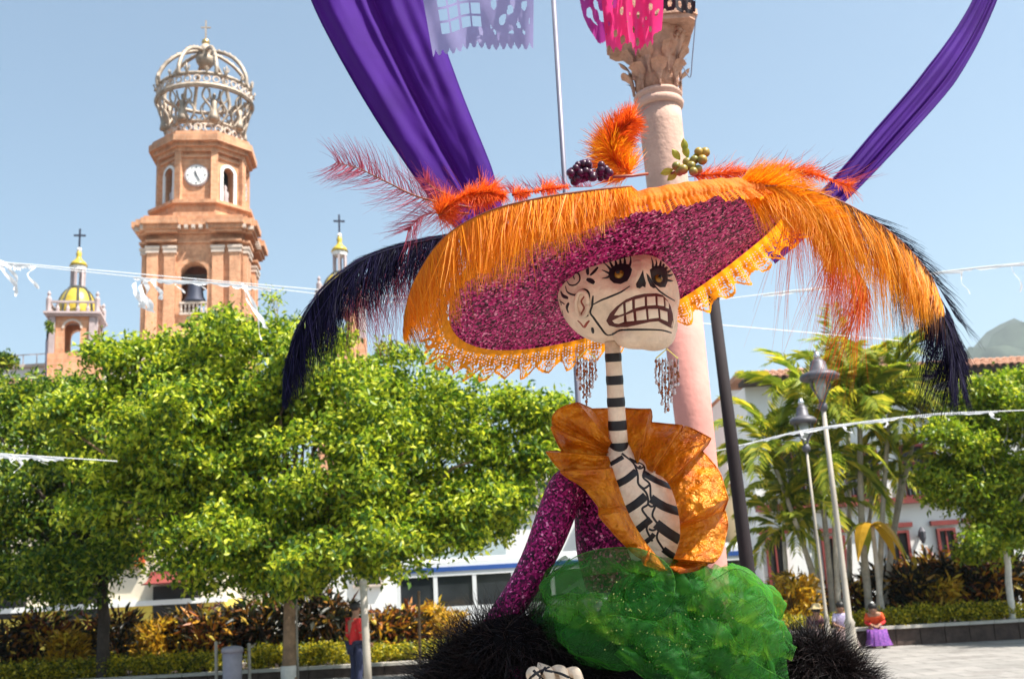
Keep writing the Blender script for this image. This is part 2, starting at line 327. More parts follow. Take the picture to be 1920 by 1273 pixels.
# ------------------------------------------------------------------ church
def arch_poly(w, h, n=10):                       # outline of an arched opening, springing from (±w/2, 0) up to h
    r = w/2; return [(-r, 0), (r, 0)] + [(r*math.cos(PI*i/n), h-r+r*math.sin(PI*i/n)) for i in range(n+1)]
def arch_wall(m, x0, x1, z0, z1, w, h, xc, zc, y0, y1, n=10):
    """wall slab with an arched hole: x0..x1, z0..z1; opening of width w and height h standing on zc"""
    r = w/2
    m.box(((x0+xc-r)/2, (y0+y1)/2, (z0+z1)/2), (xc-r-x0, abs(y1-y0), z1-z0)); m.box(((x1+xc+r)/2, (y0+y1)/2, (z0+z1)/2), (x1-xc-r, abs(y1-y0), z1-z0))
    if zc > z0+.01: m.box((xc, (y0+y1)/2, (z0+zc)/2), (w, abs(y1-y0), zc-z0))
    ar = [(xc+r*math.cos(PI*i/n), zc+h-r+r*math.sin(PI*i/n)) for i in range(n+1)]
    for a, b in zip(ar, ar[1:]):
        for (ya, flip) in ((y0, 0), (y1, 1)):
            q = [(a[0], ya, a[1]), (a[0], ya, z1), (b[0], ya, z1), (b[0], ya, b[1])]
            m.poly(q if flip else q[::-1])
        m.poly([(a[0], y0, a[1]), (b[0], y0, b[1]), (b[0], y1, b[1]), (a[0], y1, a[1])])
    m.poly([(xc-r, y0, z1), (xc+r, y0, z1), (xc+r, y1, z1), (xc-r, y1, z1)])
TY = 80.0
tb = atY(346, 640, TY)
def zt(v): return atY(372, v, TY+(1.0 if v > 400 else 1.6 if v > 270 else 4.4)).z
O = Vector((tb.x, TY+4.4, 0)); trot = R_(7)
XT = Matrix.Translation(O) @ Matrix.Rotation(trot, 4, 'Z')
tower = thing('bell_tower', 'tall orange brick church tower with clock, bell arch and open stone crown', 'church tower', O)
A = 3.75; zc1, zc0 = zt(418), zt(442)
m = MB(XT); aw = 2.1; zs = zt(592)
m.box((0, 0, zs/2-2), (2*A-.1, 2*A-.1, zs-4))
for k in range(4):
    mm = MB(XT @ Matrix.Rotation(k*PI/2, 4, 'Z')); arch_wall(mm, -A, A, zs-4, zc0, aw, zt(494)-zs, 0, zs, -A, -A+1.0); m.v += [p for p in mm.v]; off = len(m.v)-len(mm.v); m.f += [[i+off for i in f] for f in mm.f]
m.build('lower_wall', M['brick'], tower)
MB(XT).box((0, 0, zc0-.3), (2*A-1, 2*A-1, .4)).build('belfry_ceiling', M['stone'], tower)
for k in range(4):
    X = XT @ Matrix.Rotation(k*PI/2, 4, 'Z')
    if k == 2: continue
    for sx in (-1, 1):
        for xx in (1.85, 3.18):
            MB(X).box((sx*xx, -A-.16, (zs-6+zt(478))/2), (.85, .36, zt(478)-zs+6)).build('pilaster', M['brick'], tower)
            mm = MB(X); mm.box((sx*xx, -A-.2, zt(474)), (1.0, .5, .35)); mm.box((sx*xx, -A-.22, zt(468)), (1.12, .6, .2)); mm.build('pilaster_capital', M['palestone'], tower)
        MB(X).box((sx*2.5, -A-.02, zt(545)), (.3, .06, zt(490)-zt(600))).build('slit_panel', M['stone'], tower)
    ap = arch_poly(aw+.02, zt(494)-zs+.01, 12)[2:]; mm = MB(X); n = len(ap)
    ro = [((p[0])*1.32, p[1]+(.35 if True else 0)*(p[1]-(zt(494)-zs-aw/2))/(aw/2)) for p in ap]
    for a, b, c, d in zip(ap, ap[1:], ro[1:], ro):
        mm.poly([(a[0], -A-.14, zs+a[1]), (b[0], -A-.14, zs+b[1]), (c[0], -A-.14, zs+c[1]), (d[0], -A-.14, zs+d[1])])
        mm.poly([(d[0], -A-.14, zs+d[1]), (c[0], -A-.14, zs+c[1]), (c[0], -A+.05, zs+c[1]), (d[0], -A+.05, zs+d[1])])
    for sx in (-1, 1): mm.box((sx*(aw/2*1.16), -A-.07, zs+(zt(494)-zs-aw/2)/2), (.36, .14, zt(494)-zs-aw/2))
    mm.build('arch_surround', M['stone'], tower)
    mm = MB(X); mm.box((0, -A-.1, zs+.95), (aw, .25, .16)); mm.box((0, -A-.1, zs+.08), (aw, .25, .16)); mm.build('balcony_rail', M['palestone'], tower)
    for i in range(7):
        MB(X).lathe([(.07, zs+.16), (.11, zs+.35), (.06, zs+.55), (.1, zs+.7), (.07, zs+.87)], (-.93+i*.31, -A-.1, 0), 6).build('baluster', M['palestone'], tower)
bl = MB(XT).lathe([(.95, zs+1.1), (.9, zs+1.2), (.68, zs+1.6), (.6, zs+2.3), (.5, zs+2.7), (.2, zs+2.95), (.12, zs+3.2)], (0, -3.3, 0), 18).build('bell', M['ironcross'], tower, smooth=True)
MB(XT).box((0, -3.3, zs+3.3), (2.3, .22, .25)).build('bell_beam', M['darkbark'], tower)
def cornice(X, a, z, steps, name, mt, n=4, broken=None):
    mm = MB(X)
    for (out, z0, z1) in steps:
        r = (a+out)/math.cos(PI/n); mm.prism([(r*math.cos(PI/n+2*PI*i/n-PI/2), r*math.sin(PI/n+2*PI*i/n-PI/2)) for i in range(n)], z+z0, z+z1)
    if broken:
        for k in range(4):
            for sx in (-1, 1):
                for (out, z0, z1) in steps:
                    c = Matrix.Rotation(k*PI/2, 4, 'Z') @ Vector((sx*broken, -(a+out/2+.22), z+(z0+z1)/2-.004)); mm.box(c, (2.3+out*.8, out+.45, z1-z0-.012), k*PI/2)
    return mm.build(name, mt, tower)
cornice(XT, A, zc0, [(.12, -.75, -.55), (.28, .02, .25), (.45, .25, .6), (.7, .6, zc1-zc0), (.4, zc1-zc0, zc1-zc0+.25)], 'main_cornice', M['stone'], broken=2.5)
# octagonal clock stage
za, zb = zc1+.25, zt(290); a8 = 3.3
X8 = XT
m = MB(X8); r8 = (a8)/math.cos(PI/8)
side = 2*a8*math.tan(PI/8)
for k in range(8):
    X = X8 @ Matrix.Rotation(k*PI/4, 4, 'Z'); mm = MB(X)
    if k in (1, 7, 3, 5): arch_wall(mm, -side/2, side/2, za, zb, 1.05, zt(312)-zt(384), 0, zt(384), -a8, -a8+.7)
    else: mm.box((0, -a8+.35, (za+zb)/2), (side, .7, zb-za))
    off = len(m.v); m.v += mm.v; m.f += [[i+off for i in f] for f in mm.f]
    if k in (1, 7, 3, 5):
        ap = arch_poly(1.07, zt(312)-zt(384), 10)[2:]; mw = MB(X); ro = [(p[0]*1.5, p[1]+(p[1]-(zt(312)-zt(384)-.53))*.45) for p in ap]; zz = zt(384)
        for a_, b_, c_, d_ in zip(ap, ap[1:], ro[1:], ro):
            mw.poly([(a_[0], -a8-.1, zz+a_[1]), (b_[0], -a8-.1, zz+b_[1]), (c_[0], -a8-.1, zz+c_[1]), (d_[0], -a8-.1, zz+d_[1])])
            mw.poly([(d_[0], -a8-.1, zz+d_[1]), (c_[0], -a8-.1, zz+c_[1]), (c_[0], -a8+.05, zz+c_[1]), (d_[0], -a8+.05, zz+d_[1])])
        hh = zt(312)-zt(384)-.53
        for sx in (-1, 1): mw.box((sx*.66, -a8-.05, zz+hh/2), (.27, .12, hh))
        mw.build('niche_surround', M['white'], tower)
        MB(X).lathe([(.32, zz), (.36, zz+.2), (.26, zz+.7), (.3, zz+1.2), (.12, zz+1.5), (.17, zz+1.7), (.05, zz+1.95)], (0, -a8+.35, 0), 8).build('niche_statue', M['lilacstone'], tower, smooth=True)
    cx = X @ Vector((side/2, -a8, 0)); MB(X).box((side/2-.02, -a8-.02, (za+zb)/2), (.55, .5, zb-za-.02), PI/8).build('corner_pilaster', M['stone'], tower)
m.build('clock_stage_wall', M['stone'], tower)
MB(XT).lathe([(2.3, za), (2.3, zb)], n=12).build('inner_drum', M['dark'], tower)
for k in (0, 1, 3):
    for i in range(15): MB(XT @ Matrix.Rotation(k*PI/2, 4, 'Z')).box((-A-.2+i*(2*A+.4)/14, -A-.62, zc0+.42), (.26, .5, .28)).build('dentil', M['palestone'], tower)
cornice(XT, a8, za, [(.75, 0, .45), (.5, .45, 1.25), (.85, 1.25, 1.5), (.6, 1.5, 1.62)], 'parapet', M['stone'], 8)
cornice(XT, a8, zb, [(.15, -.5, -.3), (.3, 0, .35), (.55, .35, .7), (.9, .7, 1.25), (.65, 1.25, 1.6)], 'upper_cornice', M['stone'], 8)
for k in (0, 2):
    X = XT @ Matrix.Rotation(k*PI/4*1, 4, 'Z'); zc = zt(334)
    def disc(r0, r1, y0, y1, n=28):
        mm = MB(X @ Matrix.Translation((0, -a8, zc)) @ Matrix.Rotation(PI/2, 4, 'X')); mm.lathe([(r0, y0), (r1, y1)], n=n); return mm
    disc(1.0, .95, -.02, .14).build('clock_rim', M['lilacstone'], tower)
    face = disc(.84, .84, .1, .18).build('clock_face', M['white'], tower)
    for h in range(12):
        a = h*PI/6; MB(X).box((.68*math.sin(a), -a8-.195, zc+.68*math.cos(a)), (.06, .03, .06) if h % 3 else (.1, .03, .1)).build('hour_mark', M['ironcross'], face)
    for (ang, ln, wd, nm) in ((R_(-18), .42, .1, 'hour_hand'), (R_(150), .62, .07, 'minute_hand')):
        mm = MB(X @ Matrix.Translation((0, -a8-.22, zc)) @ Matrix.Rotation(ang, 4, 'Y')); mm.box((0, 0, ln/2-.06), (wd, .03, ln)); mm.build(nm, M['ironcross'], face)
# stone crown
z0 = zb+1.6; zr = zt(188); ztop = zt(108)
cr = thing('stone_crown', 'ornate openwork grey and gold crown on top of the clock tower', 'crown', XT @ Vector((0, 0, z0)))
def ring(m, r, z, t, n=40, zt_=1.0):
    m.grid([[Vector(((r+t*math.cos(b))*math.cos(2*PI*i/n), (r+t*math.cos(b))*math.sin(2*PI*i/n), z+t*zt_*math.sin(b))) for b in [2*PI*q/6 for q in range(6)]] for i in range(n+1)], True)
m = MB(XT); ring(m, 3.15, z0+.12, .18); ring(m, 3.15, z0+1.25, .14); m.build('base_ring', M['crownstone'], cr)
for i in range(24):
    a = 2*PI*i/24; mm = MB(XT @ Matrix.Rotation(a, 4, 'Z') @ Matrix.Translation((0, -3.15, z0+.68)) @ Matrix.Rotation(PI/2, 4, 'X')); ring(mm, .3, 0, .09, 12); mm.box((0, .42, 0), (.1, .3, .1)); mm.box((0, -.42, 0), (.1, .3, .1)); mm.build('lattice_ring', M['palestone'], cr)
RB = 3.95
m = MB(XT); ring(m, RB, zr-.55, .22); ring(m, RB-.12, zr+.55, .17); m.build('crown_band', M['crownstone'], cr)
for i in range(32):
    a = 2*PI*i/32; mm = MB(XT @ Matrix.Rotation(a, 4, 'Z') @ Matrix.Translation((0, -RB, zr)) @ Matrix.Rotation(PI/2, 4, 'X')); ring(mm, .27, 0, .08, 10); mm.build('lattice_ring', M['palestone'], cr)
for i in range(16):
    a = 2*PI*(i+.5)/16; X = XT @ Matrix.Rotation(a, 4, 'Z'); big = i % 2
    mm = MB(X @ Matrix.Translation((0, -RB-.1, zr+.6)))
    s = .5 if big else .3
    mm.tube([(0, 0, -.2), (0, -.05, .4*s), (0, -.2, 1.0*s), (0, -.1, 1.5*s)], [.14, .2*s, .16*s, .03], 6)
    for sx in (-1, 1): mm.tube([(0, 0, .1*s), (sx*.35*s, -.08, .5*s), (sx*.5*s, -.1, .9*s), (sx*.3*s, -.1, 1.1*s)], [.1, .15*s, .1*s, .04], 6)
    mm.build('fleuron', M['crownstone'], cr, True)
for i in range(8):
    a = 2*PI*i/8+PI/8; X = XT @ Matrix.Rotation(a, 4, 'Z'); zz = z0+1.3; hh = zr-.7-zz
    mm = MB(X @ Matrix.Translation((0, -3.3, zz)))
    mm.lathe([(.42, 0), (.36, .15*hh), (.24, .42*hh), (.3, .62*hh), (.1, .7*hh), (.17, .8*hh), (.14, .88*hh), (.02, .92*hh)], n=8)
    mm.tube([(0, .0, .55*hh), (.35, -.15, .75*hh), (.45, -.25, hh)], [.12, .1, .07], 6); mm.tube([(0, .0, .55*hh), (-.35, -.15, .75*hh), (-.45, -.25, hh)], [.12, .1, .07], 6)
    an = mm.build('angel', M['crownstone'], cr, True)
    for sx in (-1, 1):
        MB(X @ Matrix.Translation((0, -3.3, zz))).tube([(sx*.1, .15, .6*hh), (sx*.5, .25, .72*hh), (sx*.85, .3, .5*hh), (sx*.8, .3, .22*hh)], [.08, .24, .18, .03], 6, squash=.4).build('wing', M['crownstone'], an, True)
    hd_ = ztop-.35-zr; pts = catmull([(0, -RB, zr+.5), (0, -RB-.02, zr+.36*hd_), (0, -RB+.55, zr+.70*hd_), (0, -2.45, zr+.98*hd_), (0, -1.35, zr+1.14*hd_), (0, -.4, zr+1.22*hd_)], 22)
    mm = MB(X); mm.tube(pts, [.17]*22, 6)
    for p in pts[1:-2:2]: mm.ball((p[0], p[1]-.02, p[2]+.1), .15, 6, 4)
    mm.build('crown_arch', M['crownstone'], cr, True)
for i in range(16):
    X = XT @ Matrix.Rotation(2*PI*(i+.5)/16, 4, 'Z'); mm = MB(X); za_, zb2 = z0+1.2, zr-.6
    mm.tube(catmull([(0, -3.2, za_), (.42, -3.45, za_+(zb2-za_)*.35), (-.3, -3.7, za_+(zb2-za_)*.7), (0, -RB, zb2)], 12), [.10]*12, 5)
    mm.tube(catmull([(0, -3.2, za_), (-.42, -3.45, za_+(zb2-za_)*.35), (.3, -3.7, za_+(zb2-za_)*.7), (0, -RB-.02, zb2)], 12), [.08]*12, 5); mm.build('scrollwork', M['crownstone'], cr, True)
m = MB(XT); m.lathe([(.4, ztop-1.1), (.75, ztop-.6), (.85, ztop-.2), (.5, ztop+.05), (.72, ztop+.3), (.66, ztop+.7), (.4, ztop+1.0), (.3, ztop+1.15)], n=14); m.build('boss', M['crownstone'], cr, True)
MB(XT).ball((0, 0, ztop+1.4), .34, 14, 10).build('orb', M['gold'], cr, True)
m = MB(XT); zx = ztop+1.7; hx = zt(40)-zx
m.box((0, 0, zx+hx/2-.1), (.12, .12, hx+.2)); m.box((0, 0, zx+hx*.62), (.85, .1, .11)); m.build('cross', M['crownstone'], cr)

def small_tower(u, Y, label):
    zz = lambda v: atY(142, v, Y0).z
    Y0 = 70.0; p = atY(u, 600, Y); O2 = Vector((p.x, Y, 0)); X = Matrix.Translation(O2) @ Matrix.Rotation(R_(14), 4, 'Z')
    t = thing('cross_topped_tower', label, 'church tower', O2)
    hw = 1.42; zb_, z1 = zz(672), zz(604)
    m = MB(X)
    m.box((0, 0, zb_/2), (2*hw+.3, 2*hw+.3, zb_))
    for k in range(4):
        mm = MB(X @ Matrix.Rotation(k*PI/2, 4, 'Z')); arch_wall(mm, -hw, hw, zb_, z1, 1.0, zz(612)-zb_-.1, 0, zb_+.1, -hw, -hw+.4, 8); off = len(m.v); m.v += mm.v; m.f += [[i+off for i in f] for f in mm.f]
    m.build('wall', M['stone'], t)
    for k in range(4):
        Xk = X @ Matrix.Rotation(k*PI/2, 4, 'Z')
        for sx in (-1, 1): MB(Xk).box((sx*(hw-.18), -hw-.03, (zb_+z1)/2), (.36, .22, z1-zb_)).build('pilaster', M['lilacstone'], t)
        mm = MB(Xk)
        for i in range(9):
            a0, a1 = PI*i/9, PI*(i+1)/9; zc_ = zz(612)-.5
            q = lambda r, a: (r*math.cos(a), -hw-.06, zc_+r*math.sin(a))
            mm.poly([q(.5, a0), q(.66, a0), q(.66, a1), q(.5, a1)])
        mm.build('arch_surround', M['palestone'], t)
        for i in range(4): MB(Xk).lathe([(.09, z1+.3), (.13, z1+.55), (.07, z1+.75), (.1, z1+.95)], (-.95+i*.63, -hw-.1, 0), 6).build('baluster', M['lilacstone'], t)
        MB(Xk).box((0, -hw-.1, z1+1.0), (2*hw+.35, .2, .14)).build('balcony_rail', M['lilacstone'], t)
        MB(Xk).lathe([(.16, z1+.3), (.18, z1+1.2), (.08, z1+1.4), (.13, z1+1.55), (.02, z1+1.75)], (hw+.1, -hw-.1, 0), 8).build('corner_finial', M['lilacstone'], t)
    m = MB(X); m.box((0, 0, z1+.08), (2*hw+.5, 2*hw+.5, .16)); m.box((0, 0, z1+.23), (2*hw+.75, 2*hw+.75, .14)); m.build('cornice', M['lilacstone'], t)
    zd, zl = z1+.3, zz(544); rd = 1.28
    prof = [(rd*math.cos(a)**.8, zd+(zl-zd)*math.sin(a)) for a in [i*R_(68)/9 for i in range(10)]]; k = (zl-zd)/(prof[-1][1]-zd); prof = [(r, zd+(z-zd)*k) for r, z in prof]
    MB(X).lathe(prof, n=24).build('dome', M['yellowtile'], t, True)
    for i in range(8):
        a = 2*PI*i/8+.2; MB(X).tube([(r*1.015*math.cos(a), r*1.015*math.sin(a), z) for r, z in prof], .09, 5).build('dome_rib', M['dometrim'], t)
    z2, z3 = zl, zz(500)
    MB(X).lathe([(.62, z2-.05), (.62, z2+.12), (.5, z2+.2)], n=12).build('lantern_base', M['dometrim'], t)
    for i in range(6):
        a = 2*PI*i/6+.3; MB(X).box((.42*math.cos(a), .42*math.sin(a), (z2+z3)/2), (.14, .14, z3-z2), a).build('lantern_post', M['lilacstone'], t)
    MB(X).lathe([(.5, z3-.3), (.54, z3-.02), (.36, z3)], n=12).build('lantern_hood', M['white'], t)
    MB(X).lathe([(.6, z3), (.5, z3+.25), (.22, z3+.5), (.16, z3+.7), (.2, z3+.9), (.08, z3+1.25)], n=12).build('lantern_cap', M['yellowtile'], t, True)
    z4 = zz(466); MB(X).ball((0, 0, z4-.12), .17, 10, 7).build('cap_ball', M['white'], t, True)
    m = MB(X); z5 = zz(430); m.box((0, 0, (z4+z5)/2), (.12, .1, z5-z4)); m.box((0, 0, z4+(z5-z4)*.66), (.78, .09, .12)); m.build('cross', M['ironcross'], t)
small_tower(143, 70, 'small church tower with yellow tiled dome, arched bell opening and dark cross')
small_tower(639, 70, 'distant spire with dark cross just above the navy feather')
# church flank wall with railing
t0, t1 = atY(-140, 706, 72), atY(230, 672, 72)
ch = thing('church_nave', 'white church roof parapet with thin railing below the yellow dome', 'church', (t0.x, 76, 0))
zt_ = atY(150, 684, 72).z
MB().box(((t0.x+t1.x)/2+3, 76, zt_/2), (t1.x-t0.x+8, 8, zt_)).build('wall', M['white'], ch)
m = MB(); m.box(((t0.x+t1.x)/2+3, 71.95, zt_+.1), (t1.x-t0.x+8.2, .35, .22)); m.build('coping', M['palestone'], ch)
for i in range(14): MB().box((t0.x+1+i*.95, 72.1, zt_+.55), (.05, .05, .75)).build('railing_post', M['lilacstone'], ch)
MB().box((t0.x+7.2, 72.1, zt_+.95), (13.2, .06, .06)).build('railing_bar', M['lilacstone'], ch)
p = atY(-12, 720, 62); hp = atY(-10, 688, 62)
hs = thing('house', 'small brown roofed house at the left edge below the church', 'house', (p.x-1, 65, 0))
MB().box((p.x-.7, 65, p.z/2), (4.4, 5, p.z)).build('wall', M['white'], hs)
MB().box((p.x-.7, 65, p.z+.18), (5.0, 5.6, .36)).build('roof', M['roof'], hs)
MB().box((p.x+.5, 62.47, p.z-.55), (.7, .12, .7)).build('window', M['dark'], hs)

# ------------------------------------------------------------------ houses
def house_window(parent, x, y, z, w, h, frame='maroon', pane='glass', mull=1):
    f = MB(); t = .09
    f.box((x, y-.04, z+h/2+t/2), (w+2*t, .14, t)); f.box((x, y-.04, z-h/2-t/2), (w+2*t+.1, .2, t))
    for sx in (-1, 1): f.box((x+sx*(w/2+t/2), y-.04, z), (t, .14, h))
    for i in range(mull): f.box((x-w/2+(i+1)*w/(mull+1), y-.02, z), (.06, .08, h))
    fo = f.build('window', M[frame], parent); MB().box((x, y+.02, z), (w, .06, h)).build('pane', M[pane], fo); return fo
def pz(u, v, Y): return atY(u, v, Y)
Yb = 38.0
bA, bB = pz(1438, 1100, Yb), pz(2010, 1080, Yb); bx0, bx1 = bA.x, bB.x
ze = pz(1740, 704, Yb).z; cxb = (bx0+bx1)/2
bl = thing('colonial_house', 'white two storey house with red trim and clay tiled eave behind the palms', 'house', (cxb, Yb+4, 0))
m = MB(); m.box((cxb, Yb+1.7, ze/2), (bx1-bx0, 3, ze)); m.build('wall', M['white'], bl)
m = MB(); zz = pz(1700, 935, Yb).z
m.box((cxb, Yb+.1, zz-.05), (bx1-bx0+.1, .5, .22)); m.build('balcony_slab', M['maroon'], bl)
m = MB(); m.box((cxb, Yb-.25, ze+.05), (bx1-bx0+.4, 1.1, .16)); m.build('eave_board', M['darkbark'], bl)
nt_ = int((bx1-bx0+.4)/.26)
tile = None
for r in range(3):
    for i in range(nt_):
        if tile is None:
            mm = MB()
            rows = [[Vector((q*math.cos(PI*a/5), y, q*math.sin(PI*a/5))) for a in range(6)] for (q, y) in ((.13, -.32), (.105, .32))]
            mm.grid(rows); rows2 = [[p*.82 if False else Vector((p.x*.8, p.y, p.z*.8)) for p in r_] for r_ in rows]; mm.grid([list(reversed(x)) for x in rows2])
            mm.grid([rows[0], rows2[0]]); tile = mm.mesh('roof_tile'); tile.materials.append(M['roof'])
        o = bpy.data.objects.new('roof_tile', tile); link(o, bl)
        o.location = Vector((bx0-.1+i*.26+random.uniform(-.012, .012), Yb-.52+r*.5, ze+.15+r*.17+random.uniform(-.01, .012))) - origin(bl); o.rotation_euler = (R_(18), 0, random.uniform(-.04, .04))
m = MB(); m.box((cxb, Yb+2.2, ze+.55), (bx1-bx0+.2, 2.4, .2)); m.build('roof', M['roof'], bl)
for (u0, u1, v0, v1) in ((1668, 1712, 1000, 1085), (1762, 1800, 995, 1080), (1822, 1880, 990, 1085), (1440, 1478, 1012, 1110), (1545, 1590, 1010, 1090)):
    a, b = pz(u0, v0, Yb), pz(u1, v1, Yb); f = house_window(bl, (a.x+b.x)/2, Yb+.12, (a.z+b.z)/2-.2, b.x-a.x, a.z-b.z+.4, mull=1, pane='dark')
    MB().box(((a.x+b.x)/2, Yb+.12, a.z+.28), (b.x-a.x+.5, .2, .16)).build('door_head', M['maroon'], bl)
for (u0, u1) in ((1585, 1650), (1690, 1762), (1800, 1860), (1465, 1530)):
    a, b = pz(u0, 838, Yb), pz(u1, 925, Yb); house_window(bl, (a.x+b.x)/2, Yb+.12, (a.z+b.z)/2, b.x-a.x, a.z-b.z, mull=2, pane='dark')
    ba = thing('iron_balcony', '', '')if False else None
    for k in range(9):
        MB().box((a.x-.1+k*(b.x-a.x+.2)/8, Yb-.1, b.z+.42), (.035, .035, .85)).build('balcony_bar', M['iron'], bl)
    MB().box(((a.x+b.x)/2, Yb-.1, b.z+.87), (b.x-a.x+.3, .06, .06)).build('balcony_rail', M['iron'], bl)
p = pz(1727, 1003, Yb); m = MB(); m.box((p.x, Yb+.05, p.z), (.1, .25, .1)); m.lathe([(.05, p.z-.28), (.12, p.z-.1), (.14, p.z+.12), (.03, p.z+.28)], (p.x, Yb-.12, 0), 8); m.build('wall_lantern', M['iron'], bl)
# roof-top room behind
a, b = pz(1546, 690, 52), pz(1652, 668, 52)
rt = thing('roof_room', 'small grey rooftop room rising above the clay eave behind the palm fronds', 'house', ((a.x+b.x)/2, 54, 0))
MB().box(((a.x+b.x)/2, 54, (b.z)/2), (b.x-a.x, 4, b.z)).build('wall', M['palestone'], rt)
m = MB(); m.prism([(a.x-.4, b.z-.3), (b.x+.4, b.z-.3), (b.x+.2, b.z+.15), (a.x+.4, b.z+.3)], 51.6, 56.4, 'y'); m.build('roof', M['roof'], rt)
# white gabled houses left of it
def gable(u0, u1, vtop, vpeak, Y, label, mtn='white', wins=(), upk=None):
    a, b = pz(u0, vtop, Y), pz(u1, vtop, Y); pk = pz(upk or (u0+u1)/2, vpeak, Y)
    h = thing('house', label, 'house', ((a.x+b.x)/2, Y+3, 0)); m = MB()
    m.prism([(a.x, 0), (b.x, 0), (b.x, b.z), (pk.x, pk.z), (a.x, a.z)], Y, Y+6, 'y'); m.build('wall', M[mtn], h)
    for (p, q) in ((a, pk), (pk, b)):
        d = (q-p); n = Vector((-d.z, 0, d.x)).normalized()*.16
        MB().prism([(p.x, p.z+.004), (q.x, q.z+.004), (q.x+n.x, q.z+n.z), (p.x+n.x, p.z+n.z)], Y-.25, Y+6.2, 'y').build('roof_edge', M['roof'], h)
    for (u, v, ww, hh) in wins:
        c = pz(u, v, Y); house_window(h, c.x, Y-.06, c.z, ww, hh, 'palestone', 'glass', 1)
    return h
gable(1352, 1452, 748, 722, 50, 'white gabled house right of the dark pole', 'white', [(1372, 790, .55, .8)], 1378)
gable(1302, 1362, 775, 770, 56, 'narrow pale house with two stacked windows beside the pink column', 'cream', [(1339, 800, .8, 1.0), (1339, 868, .8, 1.0)])
gable(940, 1120, 862, 858, 48, 'low white house seen between the leafy tree and the orange collar', 'white', [(985, 930, .9, 1.3), (1035, 930, .9, 1.3)])
gable(1120, 1330, 905, 895, 47, 'cream house hidden mostly behind the orange collar', 'cream', [(1310, 960, .8, 1.2)])
gable(1395, 1440, 900, 896, 46, 'small cream house tucked right of the dark pole base', 'cream', [(1418, 960, .5, .9)])
# shop left
Ys = 44.0; a, b = pz(-120, 1000, Ys), pz(420, 1000, Ys); zsh = pz(300, 965, Ys).z
sh = thing('shop', 'cream and yellow shop front with maroon awning behind the left trees', 'shop', ((a.x+b.x)/2, Ys+4, 0)); zm = pz(320, 1128, Ys).z
MB().box(((a.x+b.x)/2, Ys+4, (zsh+zm)/2), (b.x-a.x, 8, zsh-zm)).build('wall', M['cream'], sh)
MB().box(((a.x+b.x)/2, Ys+3.98, zm/2), (b.x-a.x+.05, 8.1, zm)).build('lower_wall', M['yellowwall'], sh)
MB().box(((a.x+b.x)/2, Ys-.12, zm), (b.x-a.x+.3, .3, .2)).build('string_course', M['white'], sh)
for (u0, u1) in ((282, 385), (120, 200), (-10, 60)):
    p, q = pz(u0, 1095, Ys), pz(u1, 1066, Ys); mm = MB(); n = 8
    rows = [[(p.x+(q.x-p.x)*i/10, Ys-1.1+1.05*math.sin(k/n*PI/2), p.z+(q.z-p.z)*(1-math.cos(k/n*PI/2)**1)) for i in range(11)] for k in range(n+1)]
    mm.grid(rows); r2 = [[(x, y+.02, z-.05) for x, y, z in r] for r in rows]; mm.grid([list(reversed(r)) for r in r2])
    mm.grid([r2[0], rows[0]])
    for j in (0, -1): mm.grid([[r[j] for r in rows], [r[j] for r in r2]])
    mm.build('awning', M['maroon'], sh, True)
    MB().box(((p.x+q.x)/2, Ys-.05, p.z-.75), (q.x-p.x-.3, .12, 1.3)).build('shop_window', M['dark'], sh)
p, q = pz(236, 1005, Ys), pz(274, 1060, Ys); MB().box(((p.x+q.x)/2, Ys-.2, (p.z+q.z)/2), (q.x-p.x, .18, p.z-q.z)).build('sign_panel', M['orange_sign'], sh)
gable(420, 760, 985, 980, 47, 'white flat fronted house behind the tall tan tree trunk', 'white', [(480, 1060, 1.0, 1.6), (590, 1060, 1.0, 1.6), (690, 1060, 1.0, 1.6)])
gable(-260, -110, 900, 880, 47, 'white house beyond the left edge', 'white') if False else None

# ------------------------------------------------------------------ bus
Yu = 36.0; a, b = pz(742, 1062, Yu), pz(1398, 1022, Yu); bx0, bx1 = a.x, b.x; zbt = 2.98; L = bx1-bx0; cxu = (bx0+bx1)/2
bus = thing('bus', 'white city bus with blue stripe under its roof parked behind the arm', 'bus', (cxu, Yu+1.2, 0))
wz0, wz1 = 1.42, 2.40
m = MB(); m.box((cxu, Yu+1.2, .9), (L, 2.4, wz0-.38)); m.box((cxu, Yu+1.2, (wz1+zbt)/2-.06), (L, 2.4, zbt-wz1-.12)); m.box((cxu, Yu+1.2, zbt-.06), (L-.3, 2.1, .14))
nw = 9; ww = L/nw
for i in range(nw+1):
    x = bx0+i*ww; x = min(max(x, bx0+.06), bx1-.06)
    for y in (Yu+.06, Yu+2.34): m.box((x, y, (wz0+wz1)/2), (.13, .1, wz1-wz0))
m.build('body', M['buswhite'], bus)
for i in range(nw):
    MB().box((bx0+(i+.5)*ww, Yu+.09, (wz0+wz1)/2), (ww-.13, .03, wz1-wz0)).build('window', M['glass'], bus)
MB().box((cxu, Yu-.012, 2.62), (L, .03, .15)).build('stripe', M['busblue'], bus)
MB().box((cxu, Yu-.012, .75), (L, .03, .12)).build('stripe', M['busblue'], bus)
for x in (bx0+1.8, bx1-2.6):
    for y in (Yu+.15, Yu+2.25):
        X = Matrix.Translation((x, y, .48)) @ Matrix.Rotation(PI/2, 4, 'X'); wo = MB(X).lathe([(.36, -.14), (.48, -.12), (.48, .12), (.36, .14)], n=18).build('wheel', M['rubber'], bus)
        MB(X).lathe([(.28, -.16), (.28, .16)], n=14).build('rim', M['chrome'], wo)
